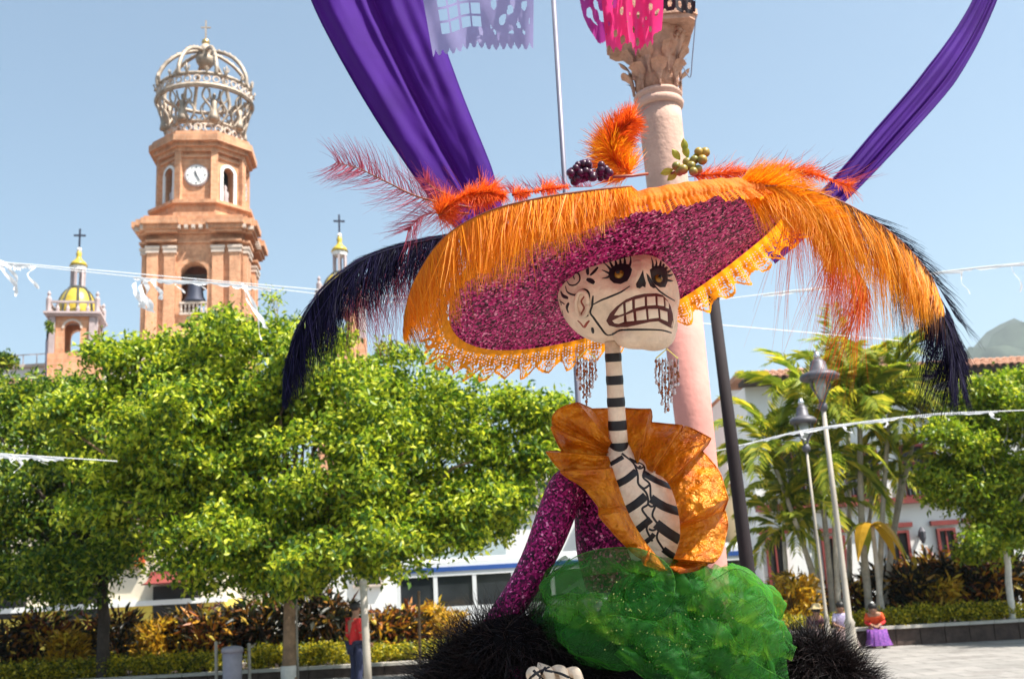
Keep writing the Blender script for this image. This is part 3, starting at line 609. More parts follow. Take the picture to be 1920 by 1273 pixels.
# ------------------------------------------------------------------ vegetation
def leaves(centers, sig, per, ln, wd, up=.5, fold=.18, out=None):
    """many small folded leaves round cluster centres -> V, F (two triangles + fold: a bent diamond of 2 tris each side)"""
    C = np.repeat(np.asarray(centers), per, axis=0); n = len(C)
    P = C + rng.normal(0, 1, (n, 3))*np.asarray(sig)
    d = rng.normal(0, 1, (n, 3)); d[:, 2] -= .25
    if out is not None: d += np.repeat(np.asarray(out), per, axis=0)
    d /= np.linalg.norm(d, axis=1, keepdims=True)
    nn = rng.normal(0, 1, (n, 3)); nn[:, 2] += up*2.2
    s = np.cross(d, nn); s /= np.linalg.norm(s, axis=1, keepdims=True)+1e-9; nn = np.cross(s, d)
    l = (ln*rng.uniform(.45, 1.45, n))[:, None]; w_ = (wd*rng.uniform(.7, 1.25, n))[:, None]
    V = np.stack([P, P+d*l*.5+s*w_*.5+nn*l*fold, P+d*l, P+d*l*.5-s*w_*.5+nn*l*fold], 1).reshape(-1, 3)
    i = np.arange(n)*4; F = np.stack([np.stack([i, i+1, i+2], 1), np.stack([i, i+2, i+3], 1)], 1).reshape(-1, 3)
    return V, F
def blob_clusters(blobs, n, Ycen, shell=.55):
    """blobs: (u, v, dY, ru, rv, ry) in image-measured units at distance Y; cluster centres biased to the outside of each blob"""
    wts = np.array([b[3]*b[4] for b in blobs], float); wts /= wts.sum(); out = []
    par = rng.choice(len(blobs), n//9, p=wts)
    for k in par:
        u, v, dy, ru, rv, ry = blobs[k]; Y = Ycen+dy; c = atY(u, v, Y); s = Y/FPX
        d = rng.normal(0, 1, 3); d /= np.linalg.norm(d); r = shell+(1-shell)*rng.random()**.6
        if rng.random() < .15: r *= rng.random()
        r *= 1+.16*noise.noise(Vector(d*2.3)+Vector((k*3.1, 0, 0)))
        p0 = np.array((c.x+d[0]*ru*s*r, c.y+d[1]*ry*r, c.z+d[2]*rv*s*r)); q = .165*min(2.2, ru*s*.9)
        for _ in range(9): out.append(tuple(p0+rng.normal(0, 1, 3)*np.array((q, q, q*.55))))
    return np.array(out)
def bent(p, q, n, j):
    p, q = Vector(p), Vector(q); L = (q-p).length
    return [p.lerp(q, i/(n-1)) + Vector((random.uniform(-j, j), random.uniform(-j, j), random.uniform(-j, j)))*L*(1 if 0 < i < n-1 else 0) for i in range(n)]
def tree(name, label, base, fork, blobs, ncl, per, ln, lm, bm, r0, Ycen, sig=.2, lime=None, nb=34, group=None, shell=.55):
    t = thing(name, label, 'tree', base, group)
    base, fork = Vector(base), Vector(fork)
    cl = blob_clusters(blobs, ncl, Ycen, shell)
    m = MB(); pth = bent(base, fork, 9, .012); rr = [r0*(1.35 if i == 0 else 1-.04*i)*(1+random.uniform(-.07, .07)) for i in range(9)]
    m.tube(pth, rr, 12); tk = m.build('trunk', bm, t, True)
    if lime: mm = MB(); q = [base+(fork-base)*(lime*i/5) for i in range(6)]; mm.tube(q, [r0*(1.4 if i == 0 else 1.06) for i in range(6)], 12); mm.build('whitewash', M['limebark'], t, True)
    for j in range(nb):
        q = Vector(cl[int(rng.integers(len(cl)))]); mid = fork.lerp(q, .45)+Vector((0, 0, .1)); s = (q-fork).length
        pts = [fork-Vector((0, 0, .1))] + bent(fork, mid, 4, .05)[1:] + bent(mid, q, 5, .06)[1:]
        m = MB(); m.tube(pts, [r0*.55*(1-.11*i) * (.6+.4*random.random()) for i in range(len(pts))], 6); m.build('branch', bm, t, True)
    V, F = leaves(cl, (sig, sig, sig*.75), per, ln, ln*.5)
    npobj('crown', V, F, lm, t, kind='stuff')
    return t
Ym = 23.5
fk = atY(540, 1010, Ym); bs = atY(541, 1300, Ym); bs.z = 0
tree('leafy_tree', 'big round leafy tree with tan trunk in the middle left of the plaza', bs, fk,
     [(560, 840, 0, 300, 220, 2.9), (330, 780, .3, 200, 160, 2.3), (800, 860, -.2, 200, 170, 2.2), (450, 690, .2, 170, 85, 1.8), (620, 690, 0, 170, 80, 1.8), (910, 820, 0, 130, 85, 1.5), (640, 1010, -.6, 230, 100, 1.9), (850, 965, 0, 110, 80, 1.4), (420, 1000, -.3, 130, 95, 1.5), (300, 680, .2, 110, 60, 1.2), (960, 870, 0, 80, 100, 1.2), (1010, 780, .2, 50, 50, .9), (720, 1060, -.3, 130, 55, 1.5), (560, 940, -.5, 240, 130, 2.2), (330, 880, .2, 150, 130, 1.8), (225, 800, .3, 130, 110, 1.6), (655, 745, .4, 120, 90, 1.4), (915, 940, 0, 100, 90, 1.3), (960, 830, 0, 90, 80, 1.2), (240, 930, .3, 120, 90, 1.5), (520, 1060, -.3, 130, 50, 1.2)],
     2500, 64, .15, M['leaf'], M['bark'], .155, Ym, .16, lime=.16, nb=30)
Yl = 27.0; bs = atY(190, 1290, Yl); bs.z = 0; fk = atY(196, 1080, Yl)
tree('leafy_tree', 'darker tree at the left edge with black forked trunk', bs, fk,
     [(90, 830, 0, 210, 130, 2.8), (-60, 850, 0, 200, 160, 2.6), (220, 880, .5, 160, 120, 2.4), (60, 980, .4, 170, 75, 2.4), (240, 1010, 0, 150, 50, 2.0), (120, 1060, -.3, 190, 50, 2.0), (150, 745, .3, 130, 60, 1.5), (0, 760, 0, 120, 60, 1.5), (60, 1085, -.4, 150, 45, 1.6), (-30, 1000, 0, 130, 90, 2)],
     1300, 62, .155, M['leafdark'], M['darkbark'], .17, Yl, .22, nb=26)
Yr = 21.5; bs = atG(1903, 1196); fk = atY(1882, 985, bs.y); Yr = bs.y
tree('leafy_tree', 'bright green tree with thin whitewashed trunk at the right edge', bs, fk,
     [(1850, 850, 0, 95, 150, 1.6), (1900, 800, 0, 110, 120, 1.8), (1940, 880, 0, 120, 140, 1.8), (1800, 930, 0, 60, 90, 1.1), (1950, 740, 0, 80, 70, 1.2), (1890, 960, 0, 110, 75, 1.3), (1790, 850, -.2, 60, 90, 1.0), (1835, 1000, -.2, 70, 55, 1.0), (2050, 760, -2.2, 140, 110, 2.0), (2120, 830, -2.6, 110, 110, 1.8)],  # last two blobs lie out of view, added to throw shade on the paving
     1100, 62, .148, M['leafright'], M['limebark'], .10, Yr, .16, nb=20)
# young sapling shoot tops behind
tree('sapling', 'thin airy sapling tip rising over the crown beside the navy feather', tuple(atY(530, 1100, 29).xy)+(0,), atY(528, 720, 29), [(525, 580, 0, 40, 60, .6), (545, 640, 0, 70, 50, .8)], 34, 14, .13, M['leaf'], M['bark'], .05, 29, .16, nb=12)
# far slim tree on the skyline
tree('slender_tree', 'slim dark green tree on a bare stem left of the yellow dome', tuple(atY(82, 700, 60).xy)+(0,), atY(87, 640, 60), [(88, 614, 0, 6, 24, .25)], 26, 22, .16, M['leafdark'], M['ironcross'], .07, 60, .08, nb=6)
tree('rounded_tree', 'round dark tree top behind the roof at the left edge', tuple(atY(2, 720, 68).xy)+(0,), atY(4, 712, 68), [(4, 688, 0, 26, 20, .9)], 60, 30, .3, M['leafdark'], M['darkbark'], .14, 68, .22, nb=8)

# palms: each frond a part
def frond_mesh(seed, L=2.1, droop=.9, n=30, ll=.5):
    r = random.Random(seed); m = MB(); P = []
    for i in range(n+1):
        t = i/n; P.append(Vector((L*t*(1-.22*droop*t*t), .05*math.sin(t*3+seed), L*(.10*t-.55*droop*t**2.3))))
    m.tube(P[::3], [.018*(1-.85*j/(len(P[::3])-1)) for j in range(len(P[::3]))], 4)
    for i in range(4, n+1):
        t = i/n; p = P[i]; tg = (P[i]-P[i-1]).normalized(); up = Vector((-tg.z, 0, tg.x))
        for s in (-1, 1):
            l = ll*(.55+.9*math.sin(PI*min(1, t*.85+.12)))*r.uniform(.8, 1.1)*.75
            d = (tg*.62+Vector((0, s, 0))*.75+up*r.uniform(-.1, .3)).normalized(); q1 = p+d*l*.5; q2 = p+d*l+Vector((0, 0, -l*r.uniform(.25, .55))); wv = tg*.036
            a = m.pt(p-wv*.4); b = m.pt(q1-wv+up*.01); c = m.pt(q2); e = m.pt(q1+wv); m.f += [[a, b, c], [a, c, e]]
    me = m.mesh('frond'); me.materials.append(M['palm']); return me
FR = [frond_mesh(i, 2.0+.2*(i % 3), .6+.25*(i % 4)) for i in range(6)]
def palm(label, base, top, r=.07, nf=11, sc=1.0, group='slim pale stemmed palms in the right bed', mid=(0, 0, 0)):
    t = thing('palm_tree', label, 'palm', base, group); base, top = Vector(base), Vector(top)
    pts = catmull([base, base.lerp(top, .5)+Vector(mid), top], 12)
    MB().tube(pts, [r*(1.25-.5*i/11)*(1+.08*(i % 2)) for i in range(12)], 8).build('trunk', M['palmbark'], t, True)
    MB().tube([pts[-1], Vector(pts[-1])+Vector((0, 0, .55*sc))], [r*.8, r*.45], 7).build('crownshaft', M['palm'], t, True)
    a0 = random.random()*6; nf += 0
    for i in range(nf):
        o = bpy.data.objects.new('frond', FR[random.randrange(6)]); link(o, t); o.location = top+Vector((0, 0, .5*sc))-origin(t)
        el = R_(72-95*(i/nf)**.9+random.uniform(-8, 8)); az = a0+i*2.4+random.uniform(-.3, .3); s = 1.12*sc*random.uniform(.85, 1.15)
        o.matrix_local = Matrix.Translation(o.location) @ Matrix.Rotation(az, 4, 'Z') @ Matrix.Rotation(-el, 4, 'Y') @ Matrix.Scale(s, 4)
Yp = 29.0
def PB(u, v, dy=0): q = atY(u, v, Yp+dy); return Vector((q.x, q.y, .25))
palm('palm of the left clump leaning furthest left over the maroon door', PB(1546, 1150), atY(1455, 880, Yp), nf=12, mid=(.15, 0, -.2))
palm('palm of the left clump with the lowest gold tinged crown', PB(1552, 1150, .3), atY(1480, 960, Yp+.3), nf=10, sc=.8, mid=(.1, 0, 0))
palm('tallest palm of the left clump behind the double lamp post', PB(1560, 1150, .4), atY(1525, 800, Yp+.5), nf=13, mid=(.05, 0, 0))
palm('upright palm just left of the lamp post shaft', PB(1570, 1150, -.3), atY(1560, 880, Yp-.4), nf=10, sc=.9)
palm('palm with pale thick stem between the lamp post and the seated woman in violet', PB(1630, 1150, .2), atY(1612, 790, Yp+.2), nf=13, r=.09, mid=(-.1, 0, 0))
palm('palm of the right clump rising straight to the clay eave', PB(1642, 1145), atY(1668, 770, Yp), nf=13, mid=(-.05, 0, 0))
palm('palm of the right clump leaning right towards the bright tree', PB(1650, 1145, .4), atY(1716, 810, Yp+.5), nf=12, mid=(-.12, 0, 0))
palm('lowest palm of the right clump behind its pale stems', PB(1646, 1145, .7), atY(1690, 890, Yp+.7), nf=9, sc=.75)
palm('palm behind the roof room with its fronds above the clay eave', PB(1590, 1145, 2.5), atY(1590, 745, Yp+2.5), nf=12)
palm('far palm between both clumps low over the arch', PB(1600, 1145, 1.8), atY(1636, 930, Yp+1.8), nf=9, sc=.8)

palm('short palm with fronds hanging low in front of the maroon columns', PB(1478, 1150, .2), atY(1470, 1015, Yp+.2), nf=10, sc=.7)
palm('short palm between the two lamp posts with a low crown', PB(1535, 1150, 1.0), atY(1528, 985, Yp+1.0), nf=10, sc=.75)
# planting beds
def bed(name, label, x0, x1, y0, y1, h, n):
    t = thing(name, label, 'planter', ((x0+x1)/2, y0, 0))
    MB().box(((x0+x1)/2, (y0+y1)/2, h/2-.03), (x1-x0-.1, y1-y0-.1, h-.06)).build('soil_fill', M['soil'], t)
    k = (x1-x0)/n
    for i in range(n):
        MB().box((x0+(i+.5)*k, y0+.1, h/2), (k-.02, .24, h)).build('wall_block', M['wall_lo'], t)
        MB().box((x0+(i+.5)*k, y0+.08, h+.035), (k-.012, .36, .07)).build('coping_stone', M['coping'], t)
    return t
bR0, bR1 = atG(1395, 1240, 0), None
xr0 = atY(1400, 1180, 27).x; xr1 = atY(2050, 1180, 27).x
bed('planter_bed', 'dark stone planter wall with pale coping behind the seated people', xr0, xr1, 27, 33, .40, 14)
xl0 = atY(-260, 1180, 26.6).x; xl1 = atY(860, 1180, 26.6).x
bed('planter_bed', 'long low planter kerb along the left flower bed behind the tan trunk', xl0, xl1, 26.6, 32.6, .22, 24)
def hedge(label, u0, u1, Y, z0, h, dep, ncl=220, mt='hedge'):
    a, b = atY(u0, 1180, Y).x, atY(u1, 1180, Y).x; t = thing('hedge', label, 'hedge', ((a+b)/2, Y, z0))
    c = np.stack([rng.uniform(a, b, ncl), Y+rng.uniform(-dep/2, dep/2, ncl), z0+.1+rng.random(ncl)**.7*(h-.12)], 1)
    V, F = leaves(c, (.09, .09, .07), 34, .085, .05, .6); npobj('foliage', V, F, M[mt], t, kind='stuff')
    m = MB()
    for i in range(int((b-a)/.35)+1):
        x = a+i*.35; m.tube([(x, Y, z0-.05), (x+.05, Y+.03, z0+h*.7)], [.02, .01], 5)
    m.build('stems', M['darkbark'], t)
hedge('low yellow green hedge along the right planter wall', 1655, 1920, 27.6, .38, .42, .7, 260)
hedge('low yellow green hedge left of the seated people', 1400, 1640, 27.7, .38, .34, .6, 160)
hedge('clipped yellow green hedge at the foot of the left flower bed', -60, 430, 27.2, .2, .48, .7, 420)
hedge('clipped yellow green hedge between the trunk and the person in red', 470, 660, 27.2, .2, .55, .7, 200)
hedge('clipped yellow green hedge right of the pale post', 690, 860, 27.2, .2, .42, .7, 160)
def croton_mesh(seed, mt, h=1.3, n=90, ln=.30):
    r = np.random.default_rng(seed); st = []; outs = []
    for i in range(n):
        a = r.uniform(0, 2*PI); rr = r.random()**.6*.55; z = h*(.22+.78*r.random()); rr *= math.sqrt(max(.05, 1-(z/h-.55)**2*2.2)); st.append((rr*math.cos(a), rr*math.sin(a), z)); outs.append((math.cos(a)*1.3, math.sin(a)*1.3, .9))
    global rng
    keep = rng; rng = r; V, F = leaves(st, (.09, .09, .08), 9, ln, .085, .5, .1, outs); rng = keep
    me = npmesh('foliage', V, F); me.materials.append(M[mt]); return me
def stem_mesh(seed, h=1.2):
    r = random.Random(seed); m = MB()
    for i in range(7):
        a = r.uniform(0, 6.3); m.tube([(0.05*math.cos(a), .05*math.sin(a), -.05), (.3*math.cos(a), .3*math.sin(a), h*.5), (.42*math.cos(a), .42*math.sin(a), h*.85)], [.03, .02, .01], 5)
    me = m.mesh('stem'); me.materials.append(M['darkbark']); return me
CM = {k: [croton_mesh(i+j*10, k) for i in range(3)] for j, k in enumerate(('croton', 'crotondark', 'crotongold'))}
SM = [stem_mesh(i) for i in range(3)]
def croton(u, v, Y, kind, s, label, group, z0=.2):
    q = atY(u, v, Y); t = thing('croton_shrub', label, 'shrub', (q.x, Y, z0), group); k = random.randrange(3); a = random.uniform(0, 6)
    for nm, me in (('foliage', CM[kind][k]), ('stem', SM[k])):
        o = bpy.data.objects.new(nm, me); link(o, t); o.rotation_euler = (0, 0, a); o.scale = (s, s, s*random.uniform(.9, 1.12))
        if nm == 'foliage': o['kind'] = 'stuff'
gl, gr = 'croton shrubs in the left flower bed', 'croton shrubs in the right planter'
for a in [(15, 1180, 28.4, 'crotondark', 1.05, 'dark croton shrub at the very left edge of the flower bed'), (75, 1170, 28.9, 'croton', 1.1, 'orange flecked croton second from the left edge'), (125, 1170, 28.2, 'crotongold', .8, 'small golden croton in front of the orange flecked one'),
          (160, 1170, 30.2, 'croton', 1.15, 'croton with orange leaves left of the black trunk'), (228, 1170, 28.6, 'crotondark', 1.0, 'dark croton directly right of the black trunk'), (258, 1170, 30, 'crotongold', 1.05, 'golden croton behind the black trunk'),
          (300, 1170, 28.4, 'crotongold', .95, 'golden croton below the maroon awning'), (345, 1170, 28.8, 'crotondark', 1.15, 'tall dark croton below the yellow shop wall'), (392, 1170, 28.2, 'croton', 1.05, 'spotted croton left of the grey bin'),
          (440, 1170, 28.8, 'crotondark', 1.2, 'dark croton right behind the grey bin'), (492, 1170, 28.6, 'crotondark', 1.25, 'dark croton between the bin and the tan trunk'), (585, 1170, 28.7, 'crotondark', 1.3, 'dark croton just right of the tan trunk'),
          (635, 1170, 28.5, 'crotondark', 1.15, 'dark croton behind the person in red'), (715, 1170, 28.5, 'croton', .95, 'spotted croton just right of the pale post'), (760, 1165, 28.9, 'croton', .95, 'spotted croton in front of the bus'),
          (812, 1165, 29.5, 'crotongold', .9, 'bright golden croton in front of the bus window'), (850, 1165, 28.6, 'crotongold', .75, 'smaller golden croton beside the black fur')]: croton(*a[:5], a[5], gl)
for a in [(1452, 1140, 29.6, 'crotongold', .8, 'golden croton in front of the maroon columns'), (1490, 1140, 28.6, 'crotongold', .95, 'golden croton left of the seated man'), (1520, 1140, 30.5, 'croton', .9, 'orange croton behind the leaning palm stems'),
          (1600, 1140, 29.8, 'croton', .8, 'orange croton between the two seated women'), (1665, 1130, 30.4, 'crotondark', 1.1, 'dark red croton behind the woman in orange and violet'), (1712, 1130, 29.2, 'crotondark', 1.0, 'dark croton below the wall lantern'),
          (1752, 1130, 30.4, 'croton', 1.25, 'orange topped croton below the maroon window'), (1770, 1130, 28.8, 'crotongold', .75, 'golden croton low in the right planter'), (1806, 1130, 29.6, 'crotondark', 1.15, 'dark red croton left of the whitewashed trunk'),
          (1850, 1130, 29.2, 'croton', 1.1, 'mixed red croton beside the whitewashed trunk'), (1912, 1130, 29.4, 'crotondark', 1.1, 'dark red croton at the right edge')]: croton(*a[:5], a[5], gr, .38)
def yleaf(label, u, v, Y, n=5, L=1.4):
    q = atY(u, v, Y); t = thing('banana_plant', label, 'plant', (q.x, Y, .3)); z0 = .3
    MB().tube([(q.x, Y, z0), (q.x+.05, Y, q.z)], [.09, .05], 8).build('stem', M['palmbark'], t)
    for i in range(n):
        a = i*2.4+.6; rows = []
        for j in range(9):
            s = j/8; wv = .2*math.sin(PI*min(1, s*.93+.06)); c = Vector((q.x+math.cos(a)*L*.55*s, Y+math.sin(a)*L*.55*s, q.z+L*(.5*s-1.05*s*s))); sd = Vector((-math.sin(a), math.cos(a), 0))
            rows.append([c-sd*wv-Vector((0, 0, .05)), c, c+sd*wv-Vector((0, 0, .05))])
        m = MB(); m.grid(rows); m.build('leaf', M['crotongold'] if i % 2 == 0 else M['palm'], t)
yleaf('plant with broad drooping yellow leaves between the palm clumps', 1632, 985, 28.4, 6, 1.6)
# ------------------------------------------------------------------ street furniture
def lamp_post(u, v, Y, vt, label, th=1.0):
    b = atY(u, v, Y); b.z = 0; tp = atY(u-40, vt, Y); H = tp.z-.95
    t = thing('street_lamp', label, 'street lamp', b, 'lamp posts on the plaza'); x, y = b.x, b.y
    MB().lathe([(r_*th, z_) for r_, z_ in ((.2, 0), (.2, .12), (.14, .2), (.10, .7), (.12, .75), (.07, .85), (.06, H*.6), (.05, H))], (x, y, 0), 14).build('post', M['lamppole'], t, True)
    m = MB(); m.lathe([(.07, H-.05), (.11, H+.02), (.09, H+.1), (.05, H+.16)], (x, y, 0), 10)
    for k in range(4):
        a = k*PI/2+.4; c, s = math.cos(a), math.sin(a); m.tube(catmull([(x+.04*c, y+.04*s, H+.08), (x+.1*c, y+.1*s, H+.25), (x+.25*c, y+.25*s, H+.48), (x+.27*c, y+.27*s, H+.72)], 8), .018, 6)
    m.build('bracket', M['iron'], t, True)
    MB().lathe([(.06, H+.2), (.11, H+.42), (.14, H+.7)], (x, y, 0), 10).build('lamp_glass', M['lampglass'], t, True)
    MB().lathe([(r_*th**.5, z_) for r_, z_ in ((.42, H+.66), (.44, H+.74), (.36, H+.8), (.2, H+.86), (.17, H+1.04), (.1, H+1.12))], (x, y, 0), 18).build('lamp_hood', M['iron'], t, True)
    MB().lathe([(.06, H+1.12), (.08, H+1.2), (.03, H+1.3)], (x, y, 0), 10).build('finial', M['chrome'], t, True)
    return t
q = atG(1601, 1236); lamp_post(1601, 1236, q.y, 686, 'pale lamp post with dark bell hood right of the palm clump')
lamp_post(1553, 1190, 26.5, 772, 'farther lamp whose dark hood shows left of the nearer lamp post', .6)
def pole(label, name, u0, v0, u1, v1, Y, r0, r1, mt, group=None, cat='pole', ext=True):
    a, b = atY(u0, v0, Y), atY(u1, v1, Y); g = b + (b-a)*((0-b.z)/(b.z-a.z)) if ext else b
    t = thing(name, label, cat, (g.x, g.y, g.z), group); MB().tube([g, g.lerp(a, .35), g.lerp(a, .7), a], [r1, r1+(r0-r1)*.35, r1+(r0-r1)*.7, r0], 16).build('shaft', M[mt], t, True)
    MB().lathe([(r1*2.4, 0), (r1*2.2, .04), (r1*1.3, .07)], (g.x, g.y, g.z), 14).build('base_plate', M[mt], t)
    MB().ball(a, r0*1.15, 10, 6).build('cap', M[mt], t, True); return t
pole('thin grey pole rising behind the hat between the lavender and pink cut paper', 'pole', 1034, -60, 1058, 330, 5.2, .013, .014, 'pole')
pole('dark brown pole standing behind the right brim of the hat', 'pole', 1338, 560, 1402, 1068, 7.6, .040, .060, 'darkpole')
pole('pale cream post in front of the person in red', 'post', 681, 1092, 690, 1273, 21.3, .07, .078, 'lamppole', cat='post')
pole('thin grey stake just right of the tan tree trunk', 'stake', 555, 1105, 558, 1235, 24.5, .02, .025, 'lamppole', cat='post')
pole('short pale stake left of the grey bin', 'stake', 405, 1205, 406, 1273, 23.6, .035, .035, 'lamppole', cat='post')
pole('short pale stake right of the grey bin', 'stake', 467, 1208, 468, 1273, 23.6, .035, .035, 'lamppole', cat='post')
pole('thin brown stake before the golden croton near the fur', 'stake', 785, 1110, 788, 1250, 25, .03, .03, 'bark', cat='post')
q = atY(436, 1212, 23.4); bt = thing('litter_bin', 'round grey litter bin between two short stakes by the left bed', 'bin', (q.x, q.y, 0))
MB().lathe([(.17, 0), (.19, .03), (.21, q.z-.1)], (q.x, q.y, 0), 18).build('body', M['bin'], bt, True)
MB().lathe([(.23, q.z-.12), (.23, q.z-.04), (.19, q.z), (.08, q.z+.02)], (q.x, q.y, 0), 18).build('rim', M['bin'], bt, True)
# ------------------------------------------------------------------ people
def skin(name, pts, edges, mt, parent, root=0, sub=1, label=None):
    me = bpy.data.meshes.new('tmp'); me.from_pydata([tuple(p[0]) for p in pts], edges, []); o = bpy.data.objects.new('tmp', me); COL.objects.link(o)
    o.modifiers.new('s', 'SKIN'); o.modifiers.new('u', 'SUBSURF').levels = sub
    lay = me.skin_vertices[0].data
    for i, p in enumerate(pts):
        r = p[1]; lay[i].radius = (r, r) if not hasattr(r, '__len__') else r
    lay[root].use_root = True
    dg = bpy.context.evaluated_depsgraph_get(); me2 = bpy.data.meshes.new_from_object(o.evaluated_get(dg)); bpy.data.objects.remove(o)
    oo = origin(parent); me2.transform(Matrix.Translation(-oo)); me2.polygons.foreach_set('use_smooth', np.ones(len(me2.polygons), bool)); me2.materials.clear(); me2.name = name
    return obj(name, me2, M[mt], parent, label)
def person(label, X, pose, clothes, hair='hair', group=None, head=1.0):
    """pose: joints in metres in the local frame (faces -Y); X: local -> world"""
    t = thing('person', label, 'person', X.translation, group); J = {k: X @ Vector(v) for k, v in pose.items()}
    names = ['pelvis', 'waist', 'chest', 'neck', 'chin', 'head', 'top']; rad = {'pelvis': .13, 'waist': .115, 'chest': .135, 'neck': .055, 'chin': .075, 'head': .098, 'top': .06}
    pts = [(J[n], rad[n]) for n in names]; ed = [(i, i+1) for i in range(6)]; ix = {n: i for i, n in enumerate(names)}
    def add(n, r, par): pts.append((J[n] if isinstance(n, str) else n, r)); ed.append((par, len(pts)-1)); return len(pts)-1
    for s in 'lr':
        a = add('sh_'+s, .062, ix['chest']); a = add('el_'+s, .043, a); h = add('wr_'+s, .028, a)
        d = (J['wr_'+s]-J['el_'+s]).normalized(); sd = d.cross(Vector((0, 0, 1))); sd = sd.normalized() if sd.length > .05 else Vector((1, 0, 0)); palm_ = add(J['wr_'+s]+d*.06, .034, h)
        for k, (o_, l) in enumerate(((-.03, .07), (-.01, .085), (.01, .08), (.028, .065))):
            f1 = add(J['wr_'+s]+d*(.085+l*.3)+sd*o_, .010, palm_); add(J['wr_'+s]+d*(.085+l)+sd*o_*1.15-Vector((0, 0, .018)), .008, f1)
        f1 = add(J['wr_'+s]+d*.05+sd*.05, .011, h); add(J['wr_'+s]+d*.09+sd*.062, .009, f1)
        a = add('hip_'+s, .085, 0); a = add('kn_'+s, .058, a); a = add('an_'+s, .04, a); f = (X.to_3x3() @ Vector((0, -1, 0))); a = add(J['an_'+s]+f*.1-Vector((0, 0, .04)), .036, a); add(J['an_'+s]+f*.18-Vector((0, 0, .045)), .03, a)
    b = skin('body', pts, ed, 'skin', t)
    hd, fw, rt = J['head'], X.to_3x3() @ Vector((0, -1, 0)), X.to_3x3() @ Vector((1, 0, 0)); up = Vector((0, 0, 1))
    m = MB(); m.ball(hd-fw*.022+up*.045, (.112, .112, .10), 12, 8); m.build('hair', M[hair], t, True)
    for s in (-1, 1): MB().ball(hd+fw*.088+rt*s*.035+up*.0, .012, 6, 4).build('eye', M['black'], t)
    MB().ball(hd+fw*.105-up*.025, (.014, .014, .022), 6, 4).build('nose', M['skin'], t, True); MB().ball(hd+fw*.092-up*.06, (.022, .012, .007), 6, 4).build('mouth', M['maroonline'], t)
    for s in (-1, 1): MB().ball(hd+rt*s*.098-up*.01, (.014, .02, .028), 6, 4).build('ear', M['skin'], t, True)
    for kind, mt in clothes:
        if kind == 'shirt':
            P = [(J['pelvis']-up*.03, .155), (J['pelvis']+up*.04, .15), (J['waist'], .135), (J['chest'], .155), (J['chest'].lerp(J['neck'], .6), .085)]; E = [(0, 1), (1, 2), (2, 3), (3, 4)]
            for s in 'lr': P += [(J['sh_'+s], .078), (J['sh_'+s].lerp(J['el_'+s], .85), .06)]; E += [(3, len(P)-2), (len(P)-2, len(P)-1)]
            skin('shirt', P, E, mt, t)
        if kind == 'sleeves':
            for s in 'lr': skin('sleeve', [(J['sh_'+s].lerp(J['el_'+s], .7), .06), (J['el_'+s], .055), (J['el_'+s].lerp(J['wr_'+s], .9), .045)], [(0, 1), (1, 2)], mt, t)
        if kind == 'trousers':
            P = [(J['pelvis'], .148)]; E = []
            for s in 'lr': n = len(P); P += [(J['hip_'+s], .102), (J['kn_'+s], .078), (J['an_'+s]+up*.03, .062)]; E += [(0, n), (n, n+1), (n+1, n+2)]
            skin('trousers', P, E, mt, t)
        if kind == 'skirt':
            k = (J['kn_l']+J['kn_r'])/2; a = (J['an_l']+J['an_r'])/2; rows = []
            for q, (c, rx, ry) in enumerate(((J['pelvis']+up*.1, .15, .13), (J['pelvis']-up*.02+fw*.1, .21, .22), (k-fw*.06+up*.02, .25, .17), (k*.5+a*.5, .27, .2), (a+up*.0+fw*.02, .33, .27))):
                rows.append([c+rt*rx*math.cos(2*PI*i/40)*(1+.07*q*math.sin(i*2.2)*.5)+fw*ry*math.sin(2*PI*i/40)*(1+.07*q*math.sin(i*2.2)*.5) for i in range(40)])
            m = MB(); m.grid(rows, True); m.build('skirt', M[mt], t, True)
        if kind == 'hat':
            m = MB(Matrix.Translation(hd+up*.075)); m.lathe([(.2, -.01), (.205, .0), (.11, .02), (.1, .1), (.06, .12)], n=18); m.build('hat', M[mt], t, True)
        if kind == 'ponytail':
            MB().tube([hd-fw*.1+up*.06, hd-fw*.16-up*.05, hd-fw*.13-up*.25], [.05, .06, .02], 8).build('ponytail', M['hair'], t, True)
        if kind == 'hairtie': MB().ball(hd+up*.13, (.045, .045, .03), 8, 5).build('hair_tie', M['white'], t)
        if kind == 'shoes':
            for s in 'lr': MB().ball(J['an_'+s]+fw*.08-up*.04, (.05, .05, .045), 8, 5).build('shoe', M['black'], t, True)
    return t
SEAT = dict(pelvis=(0, 0, .46), waist=(0, -.04, .64), chest=(0, -.10, .83), neck=(0, -.13, .98), chin=(0, -.17, 1.04), head=(0, -.18, 1.12), top=(0, -.17, 1.19),
            sh_l=(-.17, -.10, .90), el_l=(-.24, -.2, .66), wr_l=(-.1, -.40, .60), sh_r=(.17, -.10, .90), el_r=(.24, -.2, .66), wr_r=(.1, -.40, .60),
            hip_l=(-.1, -.05, .45), kn_l=(-.14, -.46, .47), an_l=(-.14, -.48, .07), hip_r=(.1, -.05, .45), kn_r=(.14, -.46, .47), an_r=(.14, -.48, .07))
def seatX(u, rz, s=.88): q = atY(u, 1190, 27.02); return Matrix.Translation((q.x, 26.98, 0)) @ Matrix.Rotation(rz, 4, 'Z') @ Matrix.Scale(s, 4)
P1 = dict(SEAT); P1.update(chest=(0, -.2, .80), neck=(-.02, -.3, .92), chin=(-.03, -.37, .96), head=(-.03, -.38, 1.04), top=(-.03, -.36, 1.11), sh_l=(-.18, -.22, .86), sh_r=(.18, -.22, .86))
person('seated man in dark plum shirt and straw hat on the planter wall', seatX(1522, .35), P1, [('shirt', 'plum'), ('trousers', 'greyskirt'), ('hat', 'straw'), ('shoes', '')], group='people resting on the planter wall')
